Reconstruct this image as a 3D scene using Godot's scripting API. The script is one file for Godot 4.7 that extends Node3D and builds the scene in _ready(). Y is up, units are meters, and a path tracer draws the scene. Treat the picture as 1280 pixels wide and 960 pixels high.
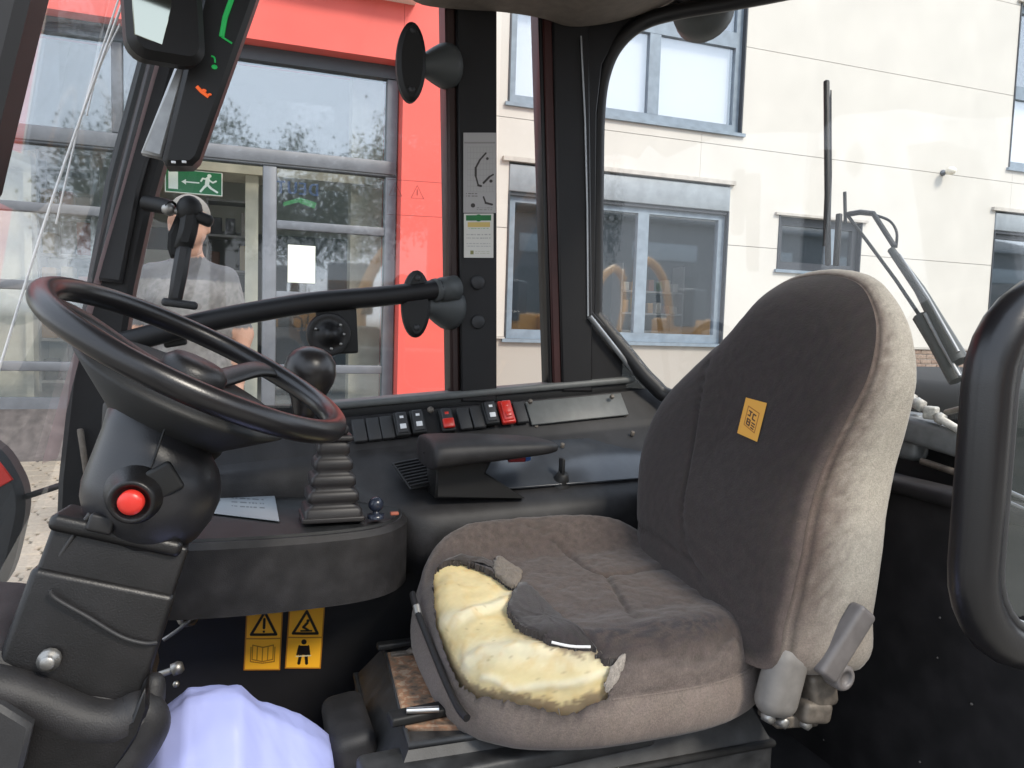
extends Node3D

# ---------------------------------------------------------------- mesh helpers
class MB:
	var st := SurfaceTool.new()
	func _init() -> void:
		st.begin(Mesh.PRIMITIVE_TRIANGLES)
	func color(c: Color) -> MB:
		st.set_color(c)
		return self
	func tri(a: Vector3, b: Vector3, c: Vector3, g := -1) -> void:
		st.set_smooth_group(g)
		st.add_vertex(a)
		st.add_vertex(b)
		st.add_vertex(c)
	func quad(a: Vector3, b: Vector3, c: Vector3, d: Vector3, g := -1) -> void:
		tri(a, b, c, g)
		tri(a, c, d, g)
	# printed face, corners top left, top right, bottom right, bottom left
	func print_face(a: Vector3, b: Vector3, c: Vector3, d: Vector3) -> void:
		st.set_smooth_group(-1)
		var p := [a, b, c, a, c, d]
		var uv := [Vector2(0, 0), Vector2(1, 0), Vector2(1, 1), Vector2(0, 0), Vector2(1, 1), Vector2(0, 1)]
		for i in 6:
			st.set_uv(uv[i])
			st.add_vertex(p[i])
	func grid(rows: Array, wrap := false, g := 1, cols: Array = [], wrap_rows := false) -> void:
		st.set_smooth_group(g)
		var nr := rows.size()
		for i in (nr if wrap_rows else nr - 1):
			var r0: PackedVector3Array = rows[i]
			var r1: PackedVector3Array = rows[(i + 1) % nr]
			var n := r0.size()
			for j in (n if wrap else n - 1):
				var k := (j + 1) % n
				if cols.size():
					var c0: PackedColorArray = cols[i]
					var c1: PackedColorArray = cols[(i + 1) % nr]
					st.set_color(c0[j]); st.add_vertex(r0[j])
					st.set_color(c0[k]); st.add_vertex(r0[k])
					st.set_color(c1[k]); st.add_vertex(r1[k])
					st.set_color(c0[j]); st.add_vertex(r0[j])
					st.set_color(c1[k]); st.add_vertex(r1[k])
					st.set_color(c1[j]); st.add_vertex(r1[j])
				else:
					st.add_vertex(r0[j]); st.add_vertex(r0[k]); st.add_vertex(r1[k])
					st.add_vertex(r0[j]); st.add_vertex(r1[k]); st.add_vertex(r1[j])
	func box(c: Vector3, s: Vector3, b := Basis()) -> MB:
		var x := b.x * s.x / 2.0
		var y := b.y * s.y / 2.0
		var z := b.z * s.z / 2.0
		quad(c - x + y + z, c + x + y + z, c + x - y + z, c - x - y + z)
		quad(c + x + y - z, c - x + y - z, c - x - y - z, c + x - y - z)
		quad(c - x + y - z, c + x + y - z, c + x + y + z, c - x + y + z)
		quad(c - x - y + z, c + x - y + z, c + x - y - z, c - x - y - z)
		quad(c + x + y + z, c + x + y - z, c + x - y - z, c + x - y + z)
		quad(c - x + y - z, c - x + y + z, c - x - y + z, c - x - y - z)
		return self
	# box from its lowest to its highest corner
	func span(a: Vector3, b: Vector3) -> MB:
		return box((a + b) / 2.0, (b - a).abs())
	# box with rounded edges
	func rbox(c: Vector3, s: Vector3, r: float, b := Basis(), k := 2) -> MB:
		var h := s / 2.0
		r = minf(r, minf(h.x, minf(h.y, h.z)))
		var inner := h - Vector3(r, r, r)
		for ax in 3:
			for sg in [-1.0, 1.0]:
				var u := (ax + 1) % 3
				var v := (ax + 2) % 3
				var us := _steps(h[u], r, k)
				var vs := _steps(h[v], r, k)
				if sg < 0:
					us.reverse()
				var rows := []
				for q in vs:
					var row := PackedVector3Array()
					for p in us:
						var w := Vector3()
						w[ax] = h[ax] * sg
						w[u] = p
						w[v] = q
						var i := w.clamp(-inner, inner)
						row.append(c + b * (i + (w - i).normalized() * r))
					rows.append(row)
				grid(rows, false, 1)
		return self
	func _steps(h: float, r: float, k: int) -> Array:
		var o := []
		for i in k + 1:
			o.append(-h + r * (1.0 - tan(PI / 4.0 * (1.0 - float(i) / k))))
		if h - r > 1e-5:
			for i in k + 1:
				o.append(h - r * (1.0 - tan(PI / 4.0 * float(i) / k)))
		else:
			for i in range(1, k + 1):
				o.append(h - r * (1.0 - tan(PI / 4.0 * float(i) / k)))
		return o
	func tube(path: PackedVector3Array, r: float, n := 10, closed := false, radii: Array = []) -> MB:
		var rows := []
		var m := path.size()
		var up := Vector3.UP
		for i in m:
			var a: Vector3 = path[(i - 1 + m) % m] if closed or i > 0 else path[i]
			var b: Vector3 = path[(i + 1) % m] if closed or i < m - 1 else path[i]
			var t := (b - a).normalized()
			if i == 0:
				up = Vector3.UP if absf(t.y) < 0.9 else Vector3.RIGHT
			up = (up - t * up.dot(t)).normalized()
			var side := t.cross(up)
			var row := PackedVector3Array()
			var rr: float = radii[i] if radii.size() else r
			for j in n:
				var f := TAU * j / n
				row.append(path[i] + (up * cos(f) + side * sin(f)) * rr)
			rows.append(row)
		grid(rows, true, 1, [], closed)
		if not closed:
			for e in [0, m - 1]:
				var row: PackedVector3Array = rows[e]
				for j in n:
					if e == 0:
						tri(path[e], row[(j + 1) % n], row[j])
					else:
						tri(path[e], row[j], row[(j + 1) % n])
		return self
	# profile of (radius, height) turned about the y axis of xf
	func lathe(xf: Transform3D, profile: Array, n := 24) -> MB:
		var rows := []
		for p in profile:
			var row := PackedVector3Array()
			for j in n:
				var f := TAU * j / n
				row.append(xf * Vector3(cos(f) * p.x, p.y, sin(f) * p.x))
			rows.append(row)
		grid(rows, true, 1)
		return self
	# polygon in xy, pushed along z from 0 to depth, its front edge chamfered
	func extrude(poly: PackedVector2Array, xf: Transform3D, depth: float, ch := 0.0) -> MB:
		if Geometry2D.is_polygon_clockwise(poly):
			poly.reverse()
		var n := poly.size()
		var face := PackedVector2Array()
		for i in n:
			var a := (poly[i] - poly[(i - 1 + n) % n]).normalized()
			var b := (poly[(i + 1) % n] - poly[i]).normalized()
			var na := Vector2(-a.y, a.x)
			var nb := Vector2(-b.y, b.x)
			var m := (na + nb)
			m = m / maxf(0.5, m.dot(na)) if m.length() > 1e-4 else na
			face.append(poly[i] + m * ch)
		var idx := Geometry2D.triangulate_polygon(face)
		for i in range(0, idx.size(), 3):
			var f := face[idx[i]]
			var g := face[idx[i + 1]]
			var h := face[idx[i + 2]]
			tri(xf * Vector3(f.x, f.y, depth), xf * Vector3(h.x, h.y, depth), xf * Vector3(g.x, g.y, depth))
		idx = Geometry2D.triangulate_polygon(poly)
		for i in range(0, idx.size(), 3):
			var f := poly[idx[i]]
			var g := poly[idx[i + 1]]
			var h := poly[idx[i + 2]]
			tri(xf * Vector3(f.x, f.y, 0), xf * Vector3(g.x, g.y, 0), xf * Vector3(h.x, h.y, 0))
		for i in n:
			var k := (i + 1) % n
			var a := poly[i]
			var b := poly[k]
			quad(xf * Vector3(a.x, a.y, depth - ch), xf * Vector3(b.x, b.y, depth - ch), xf * Vector3(b.x, b.y, 0), xf * Vector3(a.x, a.y, 0), 3)
			if ch > 0:
				quad(xf * Vector3(face[i].x, face[i].y, depth), xf * Vector3(face[k].x, face[k].y, depth), xf * Vector3(b.x, b.y, depth - ch), xf * Vector3(a.x, a.y, depth - ch), 4)
		return self
	func ball(c: Vector3, r: float, n := 16, squash := Vector3.ONE) -> MB:
		var rows := []
		for i in n / 2 + 1:
			var th := PI * i / (n / 2)
			var row := PackedVector3Array()
			for j in n:
				var f := TAU * j / n
				row.append(c + Vector3(sin(th) * cos(f), cos(th), sin(th) * sin(f)) * r * squash)
			rows.append(row)
		grid(rows, true, 1)
		return self
	func done() -> ArrayMesh:
		st.generate_normals()
		return st.commit()

func V(x: float, y: float, z: float) -> Vector3:
	return Vector3(x, y, z)

# a frame whose y axis runs along dir
func along(at: Vector3, dir: Vector3) -> Transform3D:
	var y := dir.normalized()
	var x := y.cross(Vector3.FORWARD if absf(y.z) < 0.9 else Vector3.RIGHT).normalized()
	return Transform3D(Basis(x, y, x.cross(y)), at)

func curve(p: Array, n := 8, closed := false) -> PackedVector3Array:
	var o := PackedVector3Array()
	var m := p.size()
	for i in (m if closed else m - 1):
		var a: Vector3 = p[(i - 1 + m) % m] if closed or i > 0 else p[i]
		var b: Vector3 = p[i]
		var c: Vector3 = p[(i + 1) % m]
		var d: Vector3 = p[(i + 2) % m] if closed or i < m - 2 else c
		for k in n:
			o.append(b.cubic_interpolate(c, a, d, float(k) / n))
	if not closed:
		o.append(p[m - 1])
	return o

func curve2(p: Array, n := 6, closed := true) -> PackedVector2Array:
	var q := []
	for v in p:
		q.append(Vector3(v.x, v.y, 0))
	var o := PackedVector2Array()
	for v in curve(q, n, closed):
		o.append(Vector2(v.x, v.y))
	return o

func round_rect(w: float, h: float, r: float, n := 5) -> PackedVector2Array:
	var o := PackedVector2Array()
	for c in [[1, 1, 0.0], [-1, 1, 90.0], [-1, -1, 180.0], [1, -1, 270.0]]:
		for i in n + 1:
			var f := deg_to_rad(c[2] + 90.0 * i / n)
			o.append(Vector2(c[0] * (w / 2 - r) + cos(f) * r, c[1] * (h / 2 - r) + sin(f) * r))
	return o

func sstep(a: float, b: float, x: float) -> float:
	return smoothstep(a, b, x)

# ---------------------------------------------------------------- naming helpers
var used := {}
func numbered(called: String) -> String:
	used[called] = used.get(called, -1) + 1
	return called if used[called] == 0 else "%s_%03d" % [called, used[called]]

func tag(o: Node3D, label: String, category: String, group := "") -> Node3D:
	o.set_meta("label", label)
	o.set_meta("category", category)
	if group:
		o.set_meta("group", group)
	return o

func thing(called: String, label: String, category: String, group := "", at := Vector3.ZERO) -> Node3D:
	var o := Node3D.new()
	o.name = numbered(called)
	o.position = at
	add_child(o)
	return tag(o, label, category, group)

func obj(called: String, mesh: Mesh, m: Material, parent: Node = null, label := "") -> MeshInstance3D:
	var o := MeshInstance3D.new()
	o.mesh = mesh
	o.material_override = m
	if parent == null:
		o.name = numbered(called)
		add_child(o)
	else:
		var n := 0
		var nm := called
		while parent.has_node(NodePath(nm)):
			n += 1
			nm = "%s_%03d" % [called, n]
		o.name = nm
		parent.add_child(o)
	if label:
		o.set_meta("label", label)
	return o

func structure(called: String, mesh: Mesh, m: Material) -> MeshInstance3D:
	var o := obj(called, mesh, m)
	o.set_meta("kind", "structure")
	return o

# ---------------------------------------------------------------- materials
var M := {}
func noise_tex(freq: float, sd: int, size := 256, lo := 0.6, hi := 1.0, octaves := 4, kind := FastNoiseLite.TYPE_SIMPLEX_SMOOTH) -> NoiseTexture2D:
	var t := NoiseTexture2D.new()
	var n := FastNoiseLite.new()
	n.noise_type = kind
	n.seed = sd
	n.frequency = freq
	n.fractal_octaves = octaves
	t.noise = n
	t.width = size
	t.height = size
	t.seamless = true
	var g := Gradient.new()
	g.set_color(0, Color(lo, lo, lo))
	g.set_color(1, Color(hi, hi, hi))
	t.color_ramp = g
	return t

func bump_tex(freq: float, sd: int, strength: float, size := 256, kind := FastNoiseLite.TYPE_SIMPLEX_SMOOTH) -> NoiseTexture2D:
	var t := NoiseTexture2D.new()
	var n := FastNoiseLite.new()
	n.noise_type = kind
	n.seed = sd
	n.frequency = freq
	t.noise = n
	t.width = size
	t.height = size
	t.seamless = true
	t.as_normal_map = true
	t.bump_strength = strength
	return t

func mat(lin: Color, rough := 0.6, metal := 0.0) -> StandardMaterial3D:
	var m := StandardMaterial3D.new()
	m.albedo_color = lin.linear_to_srgb()
	m.roughness = rough
	m.metallic = metal
	return m

func tri_tex(m: StandardMaterial3D, albedo: Texture2D, normal: Texture2D, scale: float, strength := 1.0, rough: Texture2D = null) -> StandardMaterial3D:
	m.uv1_triplanar = true
	m.uv1_world_triplanar = true
	m.uv1_scale = Vector3.ONE * scale
	if albedo:
		m.albedo_texture = albedo
	if normal:
		m.normal_enabled = true
		m.normal_texture = normal
		m.normal_scale = strength
	if rough:
		m.roughness_texture = rough
	return m

func glass(alpha := 0.06, tint := Color(0.8, 0.85, 0.85)) -> StandardMaterial3D:
	var m := StandardMaterial3D.new()
	m.transparency = BaseMaterial3D.TRANSPARENCY_ALPHA
	m.albedo_color = Color(tint.r, tint.g, tint.b, alpha)
	m.roughness = 0.02
	return m

func printed(im: Image, rough := 0.5) -> StandardMaterial3D:
	var m := StandardMaterial3D.new()
	m.albedo_texture = ImageTexture.create_from_image(im)
	m.roughness = rough
	return m

func make_materials() -> void:
	var grain := bump_tex(0.33, 3, 1.6, 512)
	var soft := noise_tex(0.012, 5, 512, 0.86, 1.0, 5)
	var scuff := noise_tex(0.014, 8, 512, 0.66, 1.0, 6)
	var dust := noise_tex(0.012, 21, 512, 0.48, 1.0, 7)
	var weave := noise_tex(0.25, 11, 256, 0.72, 1.0, 2, FastNoiseLite.TYPE_VALUE)
	var weave_n := bump_tex(0.22, 12, 4.0, 256, FastNoiseLite.TYPE_VALUE)
	var wob := bump_tex(0.01, 17, 6.0, 512)
	M.dash = tri_tex(mat(Color(0.027, 0.0255, 0.0275), 0.58), dust, grain, 2.6, 0.35)
	M.dash_dark = tri_tex(mat(Color(0.014, 0.015, 0.016), 0.6), scuff, grain, 2.4, 0.3)
	M.frame = tri_tex(mat(Color(0.0055, 0.005, 0.006), 0.55), soft, null, 1.7)
	M.frame_trim = tri_tex(mat(Color(0.03, 0.03, 0.032), 0.55), soft, grain, 2.0, 0.2)
	M.rubber = mat(Color(0.008, 0.0075, 0.008), 0.5)
	M.black = mat(Color(0.005, 0.005, 0.005), 0.6)
	M.bulkhead = tri_tex(mat(Color(0.023, 0.02, 0.0215), 0.75), dust, null, 1.6)
	M.wheel = tri_tex(mat(Color(0.009, 0.0085, 0.0095), 0.3), null, grain, 3.0, 0.12)
	M.column = tri_tex(mat(Color(0.0105, 0.0095, 0.0105), 0.42), dust, grain, 2.2, 0.25)
	M.cover = tri_tex(mat(Color(0.022, 0.022, 0.025), 0.36), soft, grain, 2.2, 0.18)
	M.gaiter = tri_tex(mat(Color(0.02, 0.018, 0.019), 0.5), soft, null, 4.0)
	M.red_button = mat(Color(0.62, 0.035, 0.025), 0.35)
	M.switch_red = mat(Color(0.6, 0.03, 0.02), 0.3)  # plain red of the rocker switches, no emission
	M.chrome = mat(Color(0.62, 0.62, 0.62), 0.28, 1.0)
	M.steel = tri_tex(mat(Color(0.4, 0.39, 0.37), 0.45, 0.9), soft, null, 4.0)
	M.alu = tri_tex(mat(Color(0.42, 0.43, 0.44), 0.4, 0.7), soft, null, 3.0)
	M.panel_grey = tri_tex(mat(Color(0.13, 0.135, 0.13), 0.5), soft, grain, 5.0, 0.2)
	M.deck = tri_tex(mat(Color(0.06, 0.066, 0.076), 0.2), soft, null, 3.0)
	M.worn_plate = tri_tex(mat(Color(0.34, 0.36, 0.37), 0.5, 0.3), scuff, null, 9.0)
	M.white_mark = mat(Color(0.75, 0.75, 0.75), 0.5)
	M.blank = tri_tex(mat(Color(0.032, 0.032, 0.033), 0.6), null, grain, 4.0, 0.3)
	var rust := NoiseTexture2D.new()
	var rn := FastNoiseLite.new()
	rn.seed = 31
	rn.frequency = 0.02
	rn.fractal_octaves = 5
	rust.noise = rn
	rust.width = 512
	rust.height = 512
	rust.seamless = true
	var rg := Gradient.new()
	rg.offsets = PackedFloat32Array([0.0, 0.4, 0.55, 0.8])
	rg.colors = PackedColorArray([Color(0.3, 0.25, 0.22), Color(0.52, 0.43, 0.35), Color(0.56, 0.4, 0.3), Color(0.66, 0.57, 0.48)])
	rust.color_ramp = rg
	M.rust = tri_tex(mat(Color(1, 1, 1), 0.75, 0.0), rust, null, 4.0)
	M.base_plastic = tri_tex(mat(Color(0.055, 0.055, 0.056), 0.5), dust, grain, 3.0, 0.2)
	M.fabric = tri_tex(mat(Color(1, 1, 1), 0.95), weave, weave_n, 12.0, 0.35)
	M.fabric.vertex_color_use_as_albedo = true
	M.fabric.rim_enabled = true
	M.fabric.rim = 0.25
	M.fabric.rim_tint = 0.6
	M.foam = tri_tex(mat(Color(1, 1, 1), 0.8), soft, wob, 3.0, 0.1)
	M.foam.vertex_color_use_as_albedo = true
	M.foam.subsurf_scatter_enabled = true
	M.foam.subsurf_scatter_strength = 0.15
	M.bracket = tri_tex(mat(Color(0.2, 0.17, 0.14), 0.55, 0.3), scuff, null, 6.0)
	M.lever_grey = tri_tex(mat(Color(0.16, 0.145, 0.14), 0.5), soft, null, 5.0)
	M.cap_grey = tri_tex(mat(Color(0.2, 0.185, 0.17), 0.6), soft, null, 6.0)
	M.blue_sheet = tri_tex(mat(Color(0.33, 0.365, 0.66), 0.4), null, wob, 2.5, 0.1)
	M.headliner = tri_tex(mat(Color(0.2, 0.165, 0.135), 0.9), soft, weave_n, 4.0, 0.2)
	M.dark_red = tri_tex(mat(Color(0.05, 0.014, 0.013), 0.5), soft, null, 2.0)
	M.brown_seal = mat(Color(0.03, 0.014, 0.012), 0.5)
	M.cab_glass = glass(0.045, Color(0.75, 0.8, 0.78))
	M.pane = glass(0.05, Color(0.3, 0.36, 0.4))
	M.coated = StandardMaterial3D.new()
	var wi := Image.create(4, 4, false, Image.FORMAT_RGB8)
	wi.fill(Color.WHITE)
	M.coated.albedo_texture = ImageTexture.create_from_image(wi)
	M.coated.albedo_color = Color(0.93, 0.97, 1.0, 0.24)
	M.coated.transparency = BaseMaterial3D.TRANSPARENCY_ALPHA
	M.coated.metallic = 1.0
	M.coated.roughness = 0.03
	M.coated_low = M.coated.duplicate()
	M.coated_low.albedo_color = Color(0.93, 0.97, 1.0, 0.12)
	M.hall = tri_tex(mat(Color(0.12, 0.125, 0.135), 0.7), soft, null, 0.3)
	M.hall_door = mat(Color(0.05, 0.055, 0.06), 0.6)
	M.film = mat(Color(0.5, 0.36, 0.34), 0.5)
	M.film.albedo_color.a = 0.4
	M.film.transparency = BaseMaterial3D.TRANSPARENCY_ALPHA
	M.film.backlight_enabled = true
	M.film.backlight = Color(0.6, 0.5, 0.5)
	M.valve_grey = tri_tex(mat(Color(0.22, 0.23, 0.235), 0.4, 0.2), soft, null, 6.0)
	M.speck = mat(Color(0.12, 0.11, 0.1), 0.8)
	M.hood = tri_tex(mat(Color(0.004, 0.004, 0.0045), 0.8), soft, null, 2.0)
	M.fitting = tri_tex(mat(Color(0.72, 0.7, 0.64), 0.4), scuff, null, 14.0)
	M.grey_rubber = mat(Color(0.06, 0.065, 0.065), 0.55)
	M.mirror = mat(Color(0.36, 0.38, 0.33), 0.04, 1.0)
	M.green_led = mat(Color(0.02, 0.3, 0.1), 0.4)
	M.green_led.emission_enabled = true
	M.green_led.emission = Color(0.1, 0.75, 0.3)
	M.green_led.emission_energy_multiplier = 0.12
	M.orange_led = mat(Color(0.5, 0.12, 0.03), 0.4)
	M.orange_led.emission_enabled = true
	M.orange_led.emission = Color(1.0, 0.38, 0.15)
	M.orange_led.emission_energy_multiplier = 0.2
	M.line = mat(Color(0.8, 0.78, 0.76), 0.7)
	M.knob_blue = mat(Color(0.02, 0.025, 0.04), 0.25)
	M.ball = tri_tex(mat(Color(0.016, 0.014, 0.014), 0.33), soft, null, 6.0)
	# outside
	M.red_paint = tri_tex(mat(Color(0.74, 0.1, 0.075), 0.5), noise_tex(0.008, 41, 512, 0.94, 1.0), null, 0.35)
	M.grey_alu = tri_tex(mat(Color(0.155, 0.165, 0.185), 0.45, 0.1), soft, null, 0.8)
	M.blue_alu = tri_tex(mat(Color(0.24, 0.3, 0.36), 0.45, 0.1), soft, null, 0.8)
	M.dark_alu = mat(Color(0.035, 0.04, 0.05), 0.45)
	M.cladding = tri_tex(mat(Color(0.6, 0.58, 0.53), 0.6), noise_tex(0.006, 43, 512, 0.955, 1.0, 6), null, 0.3)
	M.sill = tri_tex(mat(Color(0.55, 0.52, 0.47), 0.6), soft, null, 0.8)
	M.blind = mat(Color(0.86, 0.87, 0.88), 0.7)
	M.shutter_box = tri_tex(mat(Color(0.29, 0.33, 0.36), 0.5), soft, null, 0.7)
	M.brick = tri_tex(mat(Color(0.36, 0.25, 0.19), 0.85), scuff, grain, 3.0, 0.5)
	M.brick2 = tri_tex(mat(Color(0.42, 0.31, 0.24), 0.85), scuff, grain, 3.0, 0.5)
	M.mortar = mat(Color(0.4, 0.37, 0.33), 0.9)
	M.beige_wall = tri_tex(mat(Color(0.62, 0.6, 0.47), 0.8), soft, null, 0.5)
	M.pale_wall = mat(Color(0.7, 0.7, 0.62), 0.8)
	M.room_dark = mat(Color(0.08, 0.08, 0.085), 0.8)
	M.room_floor = mat(Color(0.2, 0.2, 0.19), 0.4)
	M.paver = tri_tex(mat(Color(0.36, 0.305, 0.235), 0.85), soft, grain, 5.0, 0.4)
	M.paver2 = tri_tex(mat(Color(0.4, 0.34, 0.265), 0.85), soft, grain, 5.0, 0.4)
	M.sand = mat(Color(0.1, 0.085, 0.065), 0.95)
	M.ground = tri_tex(mat(Color(0.36, 0.33, 0.28), 0.9), noise_tex(0.01, 45, 512, 0.75, 1.0), null, 0.25)
	M.slab = tri_tex(mat(Color(0.17, 0.145, 0.135), 0.85), scuff, null, 1.2)
	M.shelf = mat(Color(0.3, 0.3, 0.29), 0.5)
	M.yellow = tri_tex(mat(Color(0.62, 0.27, 0.03), 0.45), soft, null, 0.7)
	M.tyre = mat(Color(0.015, 0.015, 0.015), 0.8)
	M.bark = tri_tex(mat(Color(0.1, 0.075, 0.05), 0.9), scuff, null, 1.0)
	M.leaf = mat(Color(0.075, 0.085, 0.035), 0.8)
	M.leaf.backlight_enabled = true
	M.leaf.backlight = Color(0.1, 0.12, 0.04)
	M.cream = mat(Color(0.75, 0.72, 0.62), 0.5)
	M.person = mat(Color(1, 1, 1), 0.85)
	M.person.vertex_color_use_as_albedo = true
	M.hair = mat(Color(0.2, 0.185, 0.165), 0.9)

# ---------------------------------------------------------------- build order
func _ready() -> void:
	var cam := Camera3D.new()
	cam.name = "Camera"
	cam.transform = Transform3D(Basis(Vector3(0.940034, 0.031322, 0.339638), Vector3(-0.003885, 0.996693, -0.081165), Vector3(-0.341057, 0.074979, 0.937048)), Vector3(0, 1.25, 0))
	cam.fov = 53.09
	cam.near = 0.02
	cam.far = 600.0
	add_child(cam)
	cam.current = true
	var env := Environment.new()
	env.background_mode = Environment.BG_SKY
	var sky_mat := ProceduralSkyMaterial.new()
	sky_mat.sky_top_color = Color(0.78, 0.83, 0.9)
	sky_mat.sky_horizon_color = Color(0.9, 0.92, 0.94)
	sky_mat.sky_curve = 0.2
	sky_mat.ground_bottom_color = Color(0.45, 0.43, 0.4)
	sky_mat.ground_horizon_color = Color(0.6, 0.58, 0.55)
	var sky := Sky.new()
	sky.sky_material = sky_mat
	env.sky = sky
	env.background_energy_multiplier = 1.0
	env.tonemap_mode = Environment.TONE_MAPPER_LINEAR
	env.tonemap_exposure = 2.75
	env.sdfgi_enabled = true
	env.ssao_enabled = true
	env.ssil_enabled = true
	var we := WorldEnvironment.new()
	we.name = "Surroundings"
	we.environment = env
	add_child(we)
	var sun := DirectionalLight3D.new()
	sun.name = "Sun"
	sun.light_energy = 0.4
	sun.light_color = Color(1.0, 0.97, 0.92)
	sun.light_angular_distance = 14.0
	sun.shadow_enabled = true
	sun.rotation_degrees = Vector3(-42, 28, 0)
	add_child(sun)
	make_materials()
	build_ground()
	build_showroom()
	build_office()
	build_far_things()
	build_hall()
	build_cab()
	build_console()
	build_seat()
	build_column()
	build_small_things()
	build_person()

# ---------------------------------------------------------------- ground
func build_ground() -> void:
	var g := MB.new()
	g.box(V(0, -0.2, 0), V(400, 0.2, 400))
	structure("ground", g.done(), M.ground)
	# interlocking concrete pavers, the visible stretch laid one by one
	var bed := MB.new()
	bed.span(V(-3.0, -0.098, -7.36), V(-0.4, -0.016, -3.0))
	var pv := structure("paving", bed.done(), M.sand)
	var shapes := []
	for k in 3:
		var w := 0.0935 - 0.0006 * k
		var d := 0.1
		var zz := 0.016
		var poly := PackedVector2Array([V2(-w + zz, -d), V2(w + zz, -d), V2(w + zz, -d * 0.55), V2(w - zz, -d * 0.3), V2(w - zz, d * 0.3), V2(w + zz, d * 0.55), V2(w + zz, d), V2(-w + zz, d), V2(-w + zz, d * 0.55), V2(-w - zz, d * 0.3), V2(-w - zz, -d * 0.3), V2(-w + zz, -d * 0.55)])
		var m := MB.new()
		m.extrude(poly, Transform3D(Basis(Vector3.RIGHT, Vector3.FORWARD, Vector3.UP), V(0, -0.06, 0)), 0.06, 0.008)
		shapes.append(m.done())
	var rng := RandomNumberGenerator.new()
	rng.seed = 4
	for i in 19:
		for j in 12:
			var o := obj("paver", shapes[rng.randi() % 3], M.paver if rng.randf() < 0.6 else M.paver2, pv)
			o.position = V(-2.85 + j * 0.2 + (0.1 if i % 2 else 0.0), rng.randf_range(-0.0015, 0.0015), -7.22 + i * 0.2185)
	# ramp up to the showroom
	var ramp := MB.new()
	ramp.extrude(PackedVector2Array([V2(-8.05, -0.05), V2(-7.36, -0.05), V2(-7.36, 0.02), V2(-7.5, 0.06), V2(-7.93, 0.37), V2(-8.05, 0.37)]), Transform3D(Basis(Vector3.BACK, Vector3.UP, Vector3.LEFT), V(1.5, 0, 0)), 4.2, 0.01)
	structure("entrance_ramp", ramp.done(), M.slab)

func V2(x: float, y: float) -> Vector2:
	return Vector2(x, y)

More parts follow.
